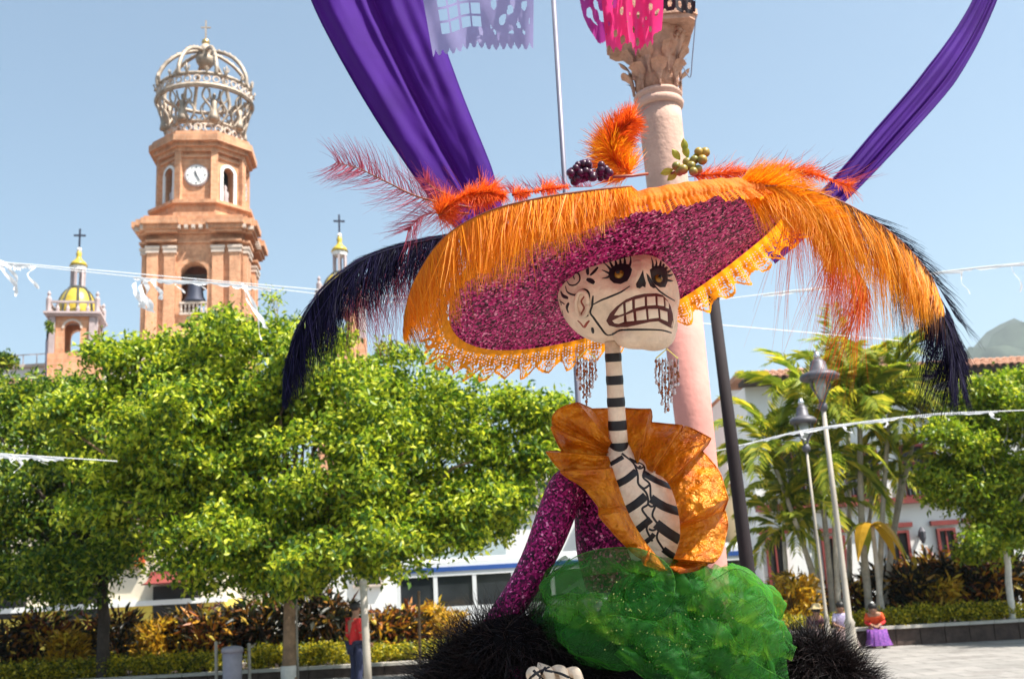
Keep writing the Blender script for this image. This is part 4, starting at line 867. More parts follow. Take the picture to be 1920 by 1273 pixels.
person('seated woman in white and purple printed top between the palms', seatX(1579, -.1), SEAT, [('shirt', 'floral'), ('skirt', 'greyskirt'), ('ponytail', ''), ('shoes', '')], group='people resting on the planter wall')
person('seated woman in orange red blouse and violet skirt beside the lamp post', seatX(1641, -.2), P1, [('shirt', 'orangered'), ('sleeves', 'redshirt'), ('skirt', 'violet'), ('ponytail', ''), ('hairtie', ''), ('shoes', '')], group='people resting on the planter wall')
STAND = dict(pelvis=(0, 0, .92), waist=(0, .01, 1.08), chest=(0, .02, 1.30), neck=(0, .0, 1.46), chin=(0, -.02, 1.52), head=(0, -.02, 1.61), top=(0, -.01, 1.69),
             sh_l=(-.19, .02, 1.37), el_l=(-.25, .03, 1.08), wr_l=(-.2, -.16, .95), sh_r=(.19, .02, 1.37), el_r=(.24, .04, 1.08), wr_r=(.2, -.14, .98),
             hip_l=(-.09, 0, .88), kn_l=(-.1, -.02, .48), an_l=(-.1, .02, .08), hip_r=(.09, 0, .88), kn_r=(.11, -.03, .48), an_r=(.13, .0, .08))
q = atY(666, 1150, 22.1)
person('standing person in red top and dark jeans behind the pale post', Matrix.Translation((q.x, q.y, 0)) @ Matrix.Rotation(2.3, 4, 'Z'), STAND, [('shirt', 'redshirt'), ('sleeves', 'redshirt'), ('trousers', 'denim'), ('shoes', '')])

# ------------------------------------------------------------------ white paper bunting
def bunting(label, pts, streamers, wd=.03, before=0.0, after=0.0):
    """thin cord with crumpled cut paper hanging from it; the cord runs on past the paper"""
    P = [at(*p) for p in pts]; path = [Vector(p) for p in catmull(P, 60)]; t = thing('bunting', label, 'bunting', path[0], 'white paper bunting strung over the plaza')
    a, b = path[0]+(path[0]-path[1]).normalized()*before, path[-1]+(path[-1]-path[-2]).normalized()*after
    MB().tube([a]+path+[b], .0055, 5).build('cord', M['whitepaper'], t)
    rows = []; ph = random.random()*9
    for i, p in enumerate(path):
        k = wd*(1.1+.7*noise.noise(Vector((i*.31, ph, 0)))); tw = .5*noise.noise(Vector((i*.17, ph, 5))); rows.append([p+Vector((0, .02*tw, .006)), p+Vector((.01*tw, .03*tw, -k*.5)), p+Vector((0, -.03*tw, -k*(1+.9*noise.noise(Vector((i*.9, ph, 11))))))])
    m = MB(); m.grid(rows); m.build('paper_band', M['whitepaper'], t)
    for (f, du, ln, w0) in streamers:
        i = f*59; a = path[int(i)].lerp(path[min(59, int(i)+1)], i-int(i)); rows = []; n = 14; ph = random.random()*6
        for j in range(n):
            s = j/(n-1); c = a + Vector((du*s+.02*math.sin(s*7+ph), .07*math.sin(s*5+ph), -ln*s)); tw = ph+s*3.2; wv = Vector((math.cos(tw*.6)*w0, math.sin(tw)*w0, .25*w0))*(.35+.65*abs(math.sin(s*8+ph)))
            rows.append([c-wv*.6, c+Vector((0, .012, 0)), c+wv*.6])
        m = MB(); m.grid(rows); m.build('streamer', M['whitepaper'], t)
    return t
bunting('white bunting with two drooping streamers against the sky at the left edge', [(-80, 478, 11), (0, 491, 11), (56, 496, 11)], [(.55, .14, .36, .055), (.62, .1, .3, .05), (.97, .09, .26, .05)], .045, 2, 9)
bunting('pale bunting stretched across the church tower in front of the bell', [(250, 519, 13), (300, 524, 13), (420, 531, 13), (508, 541, 13)], [(.04, .06, .38, .09), (.12, .1, .42, .1), (.18, -.02, .34, .08), (.30, .05, .24, .06), (.42, .1, .16, .05), (.78, .28, .55, .07), (.82, .2, .7, .05), (.55, .03, .1, .05)], .035, 2, 3)
bunting('white bunting low at the left edge in front of the dark tree', [(-80, 838, 12), (0, 850, 12), (120, 858, 12)], [(.42, .12, .16, .04), (.5, -.03, .2, .05), (.58, .1, .14, .04), (.66, -.02, .2, .05), (.8, .1, .1, .05)], .04, 2, .6)
bunting('white bunting in the sky behind the navy feather at the right edge', [(1430, 552, 12), (1560, 536, 12), (1700, 518, 12), (1830, 502, 12), (1990, 486, 12)], [(.70, .01, .3, .035), (.86, .03, .32, .05), (.96, .05, .4, .05)], .028, 3, 1)
bunting('white bunting sagging across the palms and the lamp post', [(1395, 833, 14), (1500, 808, 14), (1600, 793, 14), (1750, 776, 14), (1870, 771, 14)], [(.45, .12, .12, .06), (.97, .08, .12, .07), (.6, .03, .1, .04), (.25, .05, .12, .05), (.8, -.03, .1, .05)], .024, 2, 3)
# ------------------------------------------------------------------ pink column with capital
Yc = 7.0
ct, cb = atY(1236, 205, Yc), atY(1300, 780, Yc); dn = (cb-ct)/(ct.z-cb.z); cg = cb+dn*cb.z; sc7 = 1/FPX*(Yc/ray(1240, 400).y)
ccol = thing('column', 'pink plastered column with carved leafy capital rising behind the hat', 'column', (cg.x, cg.y, 0))
def cpt(z): return cg-dn*z
def rc(z): return (26+15*min(1, max(0, (z-1.2)/(ct.z-1.2)))**.8)*sc7
ZC = 3.75; zs_ = [ZC+(ct.z-ZC)*i/10 for i in range(11)]
MB().tube([cpt(z) for z in zs_], [rc(z) for z in zs_], 32).build('shaft', M['column'], ccol, True)
MB().tube([cpt(z) for z in (0, .2, .25, 1.2, 2.0, 2.72, ZC)], [.2, .2, rc(.3)*1.01]+[rc(z)*1.012 for z in (1.2, 2.0, 2.72, ZC)], 32).build('lower_shaft', M['columnbase'], ccol, True)
ax = -dn.normalized(); XC = Matrix.Translation(ct) @ ax.to_track_quat('Z', 'Y').to_matrix().to_4x4(); k = sc7
m = MB(XC); m.lathe([(41*k, -2*k), (46*k, 0), (48*k, 8*k), (45*k, 14*k), (41*k, 15*k), (43*k, 20*k), (47*k, 24*k), (44*k, 30*k), (40*k, 32*k)], n=32); m.build('necking', M['column'], ccol, True)
m = MB(XC); m.lathe([(40*k, 30*k), (41*k, 60*k), (47*k, 100*k), (60*k, 138*k), (70*k, 150*k)], n=32); m.build('capital_bell', M['capital'], ccol, True)
for (n_, z0_, h_, r0_, wd_, off) in ((8, 32, 52, 41, 17, 0), (8, 58, 62, 44, 17, PI/8)):
    for i in range(n_):
        rows = []
        for j in range(8):
            s = j/7; zz = z0_+h_*s*(1-.12*s*s*s); rr = r0_+4+3*s+16*max(0, s-.55)**1.4*3; hw = wd_*(1-.25*s)*math.sin(PI*min(1, .35+.65*(1-s**3)))+1.5
            rows.append([Vector(((rr+2.5*(1-abs(q)/2)+(1.6 if q in (-1, 1) else 0))*k, q*.5*hw*k*(1+.25*((j+int(abs(q))) % 2)), (zz-2.2*abs(q))*k)) for q in (-2, -1, 0, 1, 2)])
        mm = MB(XC @ Matrix.Rotation(off+2*PI*i/n_, 4, 'Z')); mm.grid(rows); mm.grid([[p-Vector((3*k, 0, 1*k)) for p in reversed(r)] for r in rows]); mm.build('acanthus_leaf', M['capital'], ccol)
for i in range(4):
    mm = MB(XC @ Matrix.Rotation(PI/4+i*PI/2, 4, 'Z'))
    for sy in (-1, 1):
        mm.tube([((66+10*math.cos(a)*(1-a/9)-4)*k, sy*5*k, (132+10*math.sin(a)*(1-a/9))*k) for a in [q*.5 for q in range(14)]], [4*k*(1-.05*q) for q in range(14)], 6)
    mm.tube([(44*k, 0, 95*k), (52*k, 0, 122*k), (66*k, 0, 140*k)], [5*k, 5*k, 4*k], 6); mm.build('volute', M['capital'], ccol, True)
m = MB(XC); c8 = []
for i in range(4):
    for (a, r) in ((-.1, 100), (.1, 100), (PI/4-.25, 80), (PI/4, 76), (PI/4+.25, 80)): c8.append((r*k*math.cos(PI/4+i*PI/2+a), r*k*math.sin(PI/4+i*PI/2+a)))
m.prism(c8, 146*k, 156*k); m.prism([(x*1.05, y*1.05) for x, y in c8], 156*k+.001, 168*k); m.build('abacus', M['capital'], ccol)
MB(XC).box((0, 0, 230*k), (140*k, 140*k, 123*k)).build('beam_block', M['capital'], ccol)
m = MB(); m.tube(catmull([at(1305, 30, 7.3), at(1298, 110, 7.3), at(1294, 146, 7.3), at(1280, 125, 7.3)], 12), .004, 5)
wr = m.build('loose_wire', M['pole'], ccol)

# ------------------------------------------------------------------ purple satin drapes and cut paper banners
def drape(label, cen, wid, fold, nfold, seed, tie=.3):
    """cen: list of (u, v, d); wid: widths across; cloth strip with lengthwise folds"""
    n, k = 70, 64; C = catmull(cen, n); W = np.interp(np.linspace(0, 1, n), np.linspace(0, 1, len(wid)), wid); P = [at(*c) for c in C]
    t = thing('drape', label, 'drape', P[-1], 'purple satin drapes'); rows = []
    for i in range(n):
        tg = (P[min(i+1, n-1)]-P[max(i-1, 0)]).normalized(); vw = (P[i]-EYE).normalized(); sd = tg.cross(vw).normalized(); row = []
        for j in range(k):
            x = j/(k-1); w_ = W[i]*C[i][2]/FPX
            ph = nfold*2*PI*x + .9*math.sin(i*.035+seed) + seed
            dz = fold*w_*(math.sin(ph)+.45*math.sin(2.3*ph+i*.05)+.3*abs(math.sin(1.6*ph+.4*seed+i*.02))+.16*math.sin(5.1*ph-i*.06)*math.sin(i*.09+seed)) + .02*w_*noise.noise(Vector((x*9, i*.3, seed)))
            row.append(P[i]+sd*w_*(x-.5+.035*math.sin(ph*1.0+1.3))+vw*dz)
        rows.append(row)
    m = MB(); m.grid(rows); m.build('cloth', M['purple'], t, True)
    for e in (0, -1): MB().tube([r[e] for r in rows], .0035, 5).build('hem', M['purple'], t, True)
    return t
drape('wide purple satin drape falling from the top to the left side of the hat', [(655, -160, 5.6), (698, 0, 5.3), (775, 180, 4.9), (862, 345, 4.6), (930, 470, 4.4)], [235, 203, 165, 125, 60], .11, 1.8, 2.6)
drape('narrow twisted purple satin drape at the upper right behind the feathers', [(1890, -120, 5.8), (1838, 20, 5.6), (1765, 140, 5.3), (1660, 262, 5.0), (1560, 370, 4.8), (1440, 480, 4.6)], [34, 42, 58, 54, 46, 40], .2, 1.5, .6)
def paper(label, pts, mt, keep, nu=120, nv=100, wave=.03, cat='paper banner', group='cut paper banners hung overhead', seed=0.0, cord=True):
    """pts: 4 corners (u,v,d): top-left, top-right, bottom-right, bottom-left"""
    A, B, C, D = [np.array(at(*p)) for p in pts]; t = thing('paper_banner', label, cat, Vector(A), group); V = []; F = []
    for j in range(nv+1):
        for i in range(nu+1):
            x, y = i/nu, j/nv; p = (A*(1-x)+B*x)*(1-y)+(D*(1-x)+C*x)*y; vw = p/np.linalg.norm(p)
            V.append(p+np.array(FWD)*wave*(math.sin(x*7+y*1.5+seed)+.5*math.sin(x*17-y*3+seed)*y+.3*math.sin(y*9+x*4)))
    for j in range(nv):
        for i in range(nu):
            if keep((i+.5)/nu, (j+.5)/nv): a = j*(nu+1)+i; F.append((a, a+1, a+nu+2, a+nu+1))
    npobj('sheet', V, F, M[mt], t)
    if cord: MB().tube([Vector(A)*1.3-Vector(B)*.3, A, B, Vector(B)*1.3-Vector(A)*.3], .003, 5).build('cord', M['pole'], t)
def keep_lav(x, y):
    edge = .93+.05*abs(math.cos(x*PI*14));
    if y > edge: return False
    if .10 < x < .52 and .25 < y < .80:
        a, b = (x-.10)/.42*4.0, (y-.25)/.55*5.0; fa, fb = a % 1, b % 1
        return fa < .2 or fb < .2
    if .6 < x < .97 and .2 < y < .86:
        q = math.sin(x*46)*math.sin(y*27)+.55*math.sin(x*23+y*31); return q < .55
    return True
paper('lavender cut paper banner with a square grid pattern right of the wide drape', [(772, -120, 4.7), (1002, -140, 4.5), (1000, 92, 4.5), (812, 108, 4.7)], 'lav', keep_lav, wave=.035, seed=.4)
def keep_pink(x, y):
    if y > .86+.12*math.sin(x*PI)**.5-.05*abs(math.sin(x*PI*9)): return False
    q = math.sin(x*38+1)*math.sin(y*34)+.5*math.sin(x*19-y*25); return q < .82
paper('crumpled hot pink cut paper banner hanging in front of the capital', [(1115, -150, 6.2), (1256, -150, 6.1), (1236, 92, 6.15), (1142, 122, 6.2)], 'pinkpaper', keep_pink, wave=.11, seed=1.3)
def keep_mag(x, y):
    if (x-.5)**2/.25+(max(0, y-.55))**2/.2 > 1: return False
    if x < .12 or y > .86: return True
    q = math.sin(x*17+.5)*math.sin(y*30)+.4*math.sin(x*9+y*21); return q < .28
paper('magenta cut paper flap with skull cutouts at the left of the pink banner', [(1084, -150, 6.3), (1150, -150, 6.25), (1162, 92, 6.25), (1086, 66, 6.3)], 'magpaper', keep_mag, 80, 100, wave=.03, seed=2.2)
def keep_blk(x, y):
    if y > .96: return False
    if y > .5: return not (math.sin(x*21)*math.sin(y*34) > .42)
    return True
paper('black cut paper banner above the right corner of the capital', [(1240, -150, 6.4), (1306, -150, 6.4), (1304, 34, 6.4), (1242, 28, 6.4)], 'blackpaper', keep_blk, 60, 90, wave=.02, seed=.9)

# ------------------------------------------------------------------ the skeleton lady
D0 = 3.0
def fp(u, v, d=0.0): return at(u, v, D0+d)
PXM = D0/FPX
base = fp(1200, 1110, .05); base.z = 0
lady = thing('skeleton_lady', 'painted skeleton lady figure in plum glitter jacket, orange ruff and green tulle', 'figure', base)
# skull: several bulging ellipsoids merged into one skin
HC = (1165, 565)
ells = [((-22, 15, -25), (97, 95, 105)), ((30, 20, 25), (76, 70, 74)), ((45, -45, 25), (61, 45, 72)), ((58, -22, 62), (46, 36, 42)), ((64, -65, 46), (32, 25, 40)), ((14, -63, 42), (28, 23, 40)), ((84, -2, 30), (22, 26, 40))]
ctr = np.array((20, -8, 14.0)); nlat, nlon = 150, 220
th = np.linspace(.0005, PI-.0005, nlat); ph = np.linspace(0, 2*PI, nlon, endpoint=False); TH, PHI = np.meshgrid(th, ph, indexing='ij')
DIR = np.stack([np.sin(TH)*np.cos(PHI), np.cos(TH), np.sin(TH)*np.sin(PHI)], -1).reshape(-1, 3); acc = np.zeros(len(DIR))
for c, a in ells:
    c, a = np.array(c, float), np.array(a, float); o_ = (ctr-c)/a; dd = DIR/a; A_ = (dd**2).sum(1); B_ = (o_*dd).sum(1); C_ = (o_**2).sum()-1
    disc_ = B_*B_-A_*C_; rr_ = np.where(disc_ > 0, (-B_+np.sqrt(np.maximum(disc_, 0)))/A_, 0); acc += np.maximum(rr_, 0)**13
HP = ctr+DIR*(acc**(1/13))[:, None]
def dent(P, x, y, rx, ry, dep):
    g = np.exp(-(((P[:, 0]-x)/rx)**2+((P[:, 1]-y)/ry)**2))*(P[:, 2] > 0); P[:, 2] -= dep*g
for (u, v, rx, ry, dp) in ((1162, 513, 24, 22, 9), (1238, 518, 20, 24, 9), (1202, 532, 9, 16, 6), (1222, 530, 9, 14, 5), (1136, 590, 18, 22, 11), (1160, 478, 26, 9, -5), (1236, 484, 20, 9, -5), (1180, 545, 26, 8, -4), (1262, 560, 10, 16, 5), (1200, 506, 14, 30, -5), (1195, 632, 60, 9, 3)): dent(HP, u-HC[0], HC[1]-v, rx, ry, dp)
Mx = np.array((RGT, UPV, FWD))
def atn(U, V, D): return np.array(EYE)+(np.array(FWD)+np.multiply.outer((U-960)/FPX, np.array(RGT))-np.multiply.outer((V-636.5)/FPX, np.array(UPV)))*np.asarray(D)[..., None]
HW = atn(HC[0]+HP[:, 0], HC[1]-HP[:, 1], D0-HP[:, 2]*PXM)
ii = np.arange(nlat*nlon).reshape(nlat, nlon); a_, b_ = ii[:-1], ii[1:]
HF = np.stack([a_, np.roll(a_, -1, 1), np.roll(b_, -1, 1), b_], -1).reshape(-1, 4)
head = npobj('head', HW, HF, M['skull'], lady, True)
def bvh_of(V, F): return BVHTree.FromPolygons([tuple(v) for v in V], [tuple(int(i) for i in f) for f in F])
hb = bvh_of(HW, HF)
def hit(bv, u, v):
    d = ray(u, v).normalized(); r = bv.ray_cast(EYE, d)
    if r[0] is None: return None, None
    n = r[1]; return r[0], (n if n.dot(d) < 0 else -n)
def stroke(m, bv, pts, w_, off=.0012, taper=True, n=None):
    n = n or max(6, len(pts)*5); C = catmull([(p[0], p[1], 0) for p in pts], n); rows = []
    for i, c in enumerate(C):
        p, nn = hit(bv, c[0], c[1])
        if p is None: continue
        e, _ = hit(bv, C[min(i+1, n-1)][0], C[min(i+1, n-1)][1]); b, _ = hit(bv, C[max(i-1, 0)][0], C[max(i-1, 0)][1])
        if e is None or b is None or (e-b).length < 1e-7 or (e-b).length > .05: continue
        sd = nn.cross((e-b).normalized()).normalized(); s = i/(n-1)
        ww = w_*PXM*.5*((.35+.65*math.sin(PI*min(1, s*.94+.03))**.6) if taper is True else (1-.85*s if taper == 'tip' else 1))
        rows.append([p-sd*ww+nn*.0002, p-sd*ww*.6+nn*off, p+sd*ww*.6+nn*off, p+sd*ww+nn*.0002])
    if len(rows) > 1: m.grid(rows)
def patch(m, bv, poly, off=.0014, rings=5, sub=4, cen=None, dome=0.0):
    P = []
    k = len(poly)
    for i in range(k):
        a, b = poly[i], poly[(i+1) % k]
        for j in range(sub): P.append((a[0]+(b[0]-a[0])*j/sub, a[1]+(b[1]-a[1])*j/sub))
    c = cen or (sum(p[0] for p in poly)/k, sum(p[1] for p in poly)/k); rows = []
    for r in range(rings+1):
        f = 1-r/rings*.97; row = []
        for p in P:
            q, nn = hit(bv, c[0]+(p[0]-c[0])*f, c[1]+(p[1]-c[1])*f)
            if q is None: return
            row.append(q+nn*((.0001 if r == 0 else off)+dome*(1-f*f)))
        rows.append(row)
    idx = m.grid(rows, True); m.f.append(list(idx[-1]))
def c2(x, y): return (1000+x/3.978, 440+y/3.978)
def C2(l): return [c2(*p) for p in l]
for pl in ([(560, 300), (568, 258), (610, 226), (660, 215), (715, 222), (737, 260), (727, 300), (703, 345), (650, 370), (600, 362), (570, 335)], [(868, 262), (900, 235), (950, 230), (990, 250), (1003, 300), (1002, 350), (985, 392), (945, 394), (905, 372), (880, 330)]):
    m = MB(); patch(m, hb, C2(pl)); m.build('eye_socket', M['black'], head, True)
for (x, y, r) in ((640, 298, 9.5), (932, 330, 8.5)):
    p, nn = hit(hb, *c2(x, y)); MB().ball(p-nn*.002, r*PXM, 16, 12).build('eye', M['amber'], head, True)
    q = p+nn*r*PXM*.72-RGT*.001+UPV*.002; MB().ball(q, r*PXM*.42, 10, 8).build('pupil', M['black'], head, True)
for b, t in (((570, 290), (512, 265)), ((578, 262), (522, 208)), ((592, 243), (545, 172)), ((620, 232), (598, 165)), ((650, 226), (636, 150)), ((682, 222), (672, 150)), ((716, 238), (726, 160)), ((568, 312), (512, 328)),
             ((892, 250), (880, 175)), ((915, 240), (913, 186)), ((945, 236), (948, 168)), ((966, 241), (980, 178)), ((986, 256), (1020, 205)), ((997, 282), (1030, 258)), ((1002, 308), (1046, 292)), ((1000, 340), (1040, 345))):
    mid = ((b[0]+t[0])/2+5, (b[1]+t[1])/2+2); m = MB(); stroke(m, hb, C2([b, mid, t]), 6.0, .002, 'tip', 10); m.build('eyelash', M['black'], head, True)
m = MB(); patch(m, hb, C2([(818, 262), (792, 320), (765, 368), (770, 396), (795, 402), (815, 385), (836, 396), (840, 360), (826, 310)])); patch(m, hb, C2([(842, 285), (852, 340), (872, 385), (895, 400), (918, 397), (892, 350), (862, 305)])); m.build('nose_hole', M['black'], head, True)
m = MB(); patch(m, hb, C2([(543, 642), (570, 588), (620, 536), (690, 484), (760, 455), (830, 440), (920, 437), (965, 450), (1000, 490), (1025, 535), (1040, 590), (1046, 650), (1036, 702), (1000, 668), (930, 646), (870, 652), (800, 668), (700, 690), (620, 692), (565, 678)]), .0016, 8, 4, c2(800, 575)); m.build('lips', M['maroonline'], head, True)
for q in ([(600, 602), (640, 540), (672, 512), (678, 588), (640, 602)], [(686, 505), (738, 482), (743, 558), (690, 584)], [(753, 480), (832, 462), (836, 534), (756, 552)], [(844, 462), (910, 458), (915, 530), (846, 534)], [(922, 460), (968, 466), (975, 538), (924, 531)], [(980, 484), (1004, 510), (1006, 556), (984, 546)],
          [(585, 640), (640, 612), (680, 600), (682, 652), (640, 668), (605, 662)], [(692, 596), (748, 574), (757, 646), (698, 652)], [(764, 570), (842, 552), (850, 636), (770, 644)], [(852, 552), (930, 552), (937, 622), (858, 632)], [(940, 556), (998, 574), (1003, 652), (946, 628)]):
    m = MB(); patch(m, hb, C2(q), .0032, 5, 4, None, .0012); m.build('tooth', M['tooth'], head, True)
m = MB()
for l, w_ in (([(440, 525), (500, 492), (560, 468), (650, 430), (720, 385)], 3.6), ([(445, 470), (441, 525), (425, 580), (450, 620), (500, 690), (545, 745), (590, 743), (650, 713), (750, 708), (870, 708), (960, 713), (1030, 732)], 4.4), ([(900, 372), (940, 420), (1000, 462), (1055, 494)], 3.8),
              ([(250, 345), (272, 375), (312, 375), (345, 342), (342, 300), (318, 286), (300, 308), (308, 335)], 3.4), ([(240, 385), (256, 430), (310, 450), (342, 424), (380, 410), (412, 432), (416, 485), (400, 535)], 4.2), ([(332, 450), (310, 510), (325, 580), (366, 616), (412, 600)], 4.6),
              ([(205, 425), (220, 455), (262, 474)], 7.5), ([(266, 508), (250, 545), (262, 582)], 7.5), ([(198, 485), (212, 525)], 3.5), ([(406, 238), (404, 270), (408, 302)], 6.5), ([(482, 243), (455, 275), (424, 304)], 6), ([(398, 332), (430, 345), (456, 364)], 9), ([(214, 560), (224, 600)], 3), ([(600, 612), (650, 592), (750, 562), (850, 542), (950, 548), (1010, 572)], 3.4), ([(446, 455), (436, 540)], 4), ([(440, 690), (445, 735)], 6), ([(205, 500), (235, 520)], 3), ([(500, 165), (498, 205)], 3), ([(465, 790), (430, 835), (400, 860)], 3)):
    stroke(m, hb, C2(l), w_)
m.build('painted_line', M['black'], head, True)
m = MB(); stroke(m, hb, C2([(380, 460), (358, 500), (378, 545), (356, 592)]), 4); stroke(m, hb, C2([(330, 640), (352, 660), (378, 690), (400, 660), (420, 640)]), 5); m.build('red_line', M['redline'], head, True)
p, nn = hit(hb, *c2(368, 515)); m = MB(); pts = []
for i in range(18):
    a = 2*PI*i/17; q, n2 = hit(hb, *c2(368+44*math.cos(a), 515+92*math.sin(a)))
    if q is not None: pts.append(q+n2*.004)
m.tube(pts, .006, 8); m.build('ear', M['skull'], head, True)
m = MB(); patch(m, hb, C2([(340, 715), (430, 690), (375, 780)]), .004, 4, 4, None, .002); m.build('ear_stud', M['goldspeck'], head, True)
# neck with painted rings
na, nb_ = fp(1148, 640, .0), fp(1161, 850, .0)
MB().tube([na.lerp(nb_, i/6) for i in range(7)], [14.5*PXM, 15*PXM, 15.5*PXM, 16*PXM, 16.5*PXM, 17.5*PXM, 18*PXM], 24).build('neck', M['skull'], lady, True)
for v0, v1 in ((662, 678), (704, 721), (745, 762), (788, 806), (829, 848)):
    f0, f1 = (v0-640)/210, (v1-640)/210; r_ = (14.5+3.5*(f0+f1)/2)*PXM+.0012
    MB().tube([na.lerp(nb_, f0+(f1-f0)*q/3) for q in range(4)], [r_-.0008, r_, r_, r_-.0008], 24, False).build('neck_band', M['black'], lady, True)
# rib cage
def loft(spec, n=28, sq=.8, d0=0.0):
    rows = []; C = catmull([(s[0], s[1], s[3] if len(s) > 3 else d0, s[2]) for s in spec], 30)
    for c in C:
        u, v, d, r = c; rows.append([fp(u+r*math.cos(2*PI*j/n), v, d-r*PXM*sq*math.sin(2*PI*j/n)) for j in range(n)])
    return rows
rows = loft([(1161, 832, 17), (1166, 856, 30), (1188, 890, 56), (1214, 950, 70), (1230, 1000, 66), (1242, 1075, 52)], sq=.75)
m = MB(); m.grid(rows, True); torso = m.build('rib_cage', M['skull'], lady, True)
tV = np.array([tuple(p) for p in m.v]); tbv = bvh_of(tV, m.f)
def c6(l): return [(900+x/2.388, 740+y/2.388) for x, y in l]
m = MB()
for l, w_ in (([(585, 310), (612, 295), (640, 278)], 9), ([(615, 400), (660, 375), (700, 342)], 13), ([(648, 520), (700, 487), (742, 452)], 15), ([(705, 604), (735, 580), (765, 556)], 13), ([(740, 660), (765, 640), (780, 622)], 9),
              ([(668, 285), (690, 300), (712, 306)], 6), ([(735, 352), (790, 384), (860, 414)], 13), ([(765, 463), (825, 500), (890, 522)], 16), ([(788, 576), (840, 615), (892, 648)], 18), ([(820, 690), (850, 712), (880, 730)], 12)):
    stroke(m, tbv, c6(l), w_, .0016, None, 12)
for l in ([(635, 262), (688, 308), (706, 358), (710, 400), (745, 440), (752, 488), (726, 512), (756, 560), (746, 600), (772, 655)], [(678, 288), (735, 320), (730, 368), (760, 400), (765, 460), (785, 492), (772, 540), (802, 590), (792, 640), (822, 692)],
          [(690, 310), (712, 330), (735, 322)], [(710, 402), (735, 418), (760, 402)], [(750, 488), (768, 500), (785, 492)], [(756, 600), (775, 606), (798, 595)], [(708, 330), (718, 318)]):
    stroke(m, tbv, c6(l), 4, .0016, None)
m.build('painted_rib', M['black'], torso, True)
# jacket and arm
m = MB(); m.grid(loft([(1128, 868, 40, .07), (1140, 915, 62, .07), (1150, 970, 73, .06), (1158, 1040, 76, .05), (1180, 1110, 80, .04)], 36, .62), True); m.build('jacket', M['glitterjacket'], lady, True)
m = MB(); m.grid(loft([(1100, 868, 24, .04), (1072, 892, 36, .02), (1048, 950, 38, 0), (1022, 1020, 36, -.02), (990, 1085, 34, -.04), (955, 1140, 34, -.06), (925, 1190, 33, -.07), (915, 1235, 28, -.08)], 28, .95), True); m.build('sleeve', M['glitterjacket'], lady, True)
m = MB(); m.tube([fp(915, 1225, -.09), fp(960, 1262, -.13), fp(1005, 1300, -.15)], [.045, .04, .03], 16); m.build('sleeve', M['glitterjacket'], lady, True)
hp_ = [(fp(985, 1312, -.20), .022), (fp(1030, 1298, -.22), .034)]; he = [(0, 1)]
for k_, (du, ln) in enumerate(((-34, 1.0), (-10, 1.12), (14, 1.08), (36, .9))):
    n0 = len(hp_); hp_ += [(fp(1028+du, 1262-8*math.sin(k_*1.1), -.25), .0165), (fp(1040+du*1.1, 1256, -.275), .0145), (fp(1052+du*1.15, 1256+46*ln, -.28), .0125), (fp(1054+du*1.15, 1256+70*ln, -.27), .010)]; he += [(1, n0), (n0, n0+1), (n0+1, n0+2), (n0+2, n0+3)]
n0 = len(hp_); hp_ += [(fp(985, 1290, -.24), .015), (fp(975, 1330, -.26), .012)]; he += [(0, n0), (n0, n0+1)]
hand = skin('hand', hp_, he, 'skull', lady, 0, 2)
me = hand.data; hv = [Vector(v.co)+origin(lady) for v in me.vertices]; hbv = BVHTree.FromPolygons(hv, [tuple(p.vertices) for p in me.polygons])
m = MB()
for l in ([(985, 1280), (1005, 1262), (1030, 1250)], [(1008, 1280), (1016, 1262), (1022, 1250)], [(1022, 1256), (1050, 1262), (1072, 1272)], [(1000, 1256), (1020, 1275)]): stroke(m, hbv, l, 4.5, .0015, None)
m.build('painted_bone', M['black'], hand, True)
# long dark skirt down to the ground (below the picture)
wq = fp(1215, 1130, .05); m = MB(); m.lathe([(.62, .02), (.56, .3), (.42, .8), (.27, wq.z-.25), (.17, wq.z-.05), (.13, wq.z+.0), (.09, wq.z+.05)], (wq.x, wq.y, 0), 40); m.build('skirt', M['furbase'], lady, True)
# orange ruff
inn = [(1250, 1064, -.10), (1208, 1012, -.11), (1180, 965, -.10), (1161, 915, -.07), (1146, 870, -.035), (1140, 850, .01), (1148, 846, .03), (1164, 848, .03), (1184, 860, .01), (1214, 880, -.03), (1250, 902, -.07), (1270, 952, -.09), (1275, 1004, -.10), (1264, 1044, -.10), (1252, 1064, -.1)]
oto = [(1258, 1074, -.13), (1196, 1046, -.15), (1140, 985, -.14), (1098, 925, -.10), (1056, 886, -.07), (1040, 845, -.02), (1034, 790, .02), (1070, 768, .08), (1140, 764, .12), (1215, 776, .11), (1285, 802, .07), (1330, 845, .02), (1356, 905, -.03), (1368, 985, -.07), (1336, 1054, -.10), (1264, 1074, -.13)]
N, K = 720, 20; IA, OA = np.array(catmull(inn, N)), np.array(catmull(oto, N)); rows = []; npl = 12
for j in range(K):
    t = j/(K-1); row = []
    for i in range(N):
        s = i/(N-1); x = s*npl+.35*math.sin(s*19); f = x % 1; kk = int(x); saw = (f/.92 if f < .92 else (1-f)/.08)
        ed = 1+.09*math.sin(kk*2.4+1)+.15*(saw-.5); p = IA[i]*(1-t*ed)+OA[i]*t*ed
        mask = math.sin(PI*min(1, max(0, s*1.0)))**.4
        dd = -.058*(saw-.3)+.018*t*math.sin(f*2*PI)*1*t**.7*mask - .045*math.sin(PI*t*.9) + .012*t*noise.noise(Vector((s*30, t*3, 2))) + .006*noise.noise(Vector((s*80, t*9, 5)))
        row.append(fp(p[0]+3*t*noise.noise(Vector((s*25, t*2, 9))), p[1]+3*t*noise.noise(Vector((s*25, t*2, 19))), p[2]+dd))
    rows.append(row)
m = MB(); m.grid(rows); ruff = m.build('ruff', M['satin'], lady, True)
MB().tube(rows[-1], .0025, 5).build('ruff_hem', M['satin'], ruff, True)
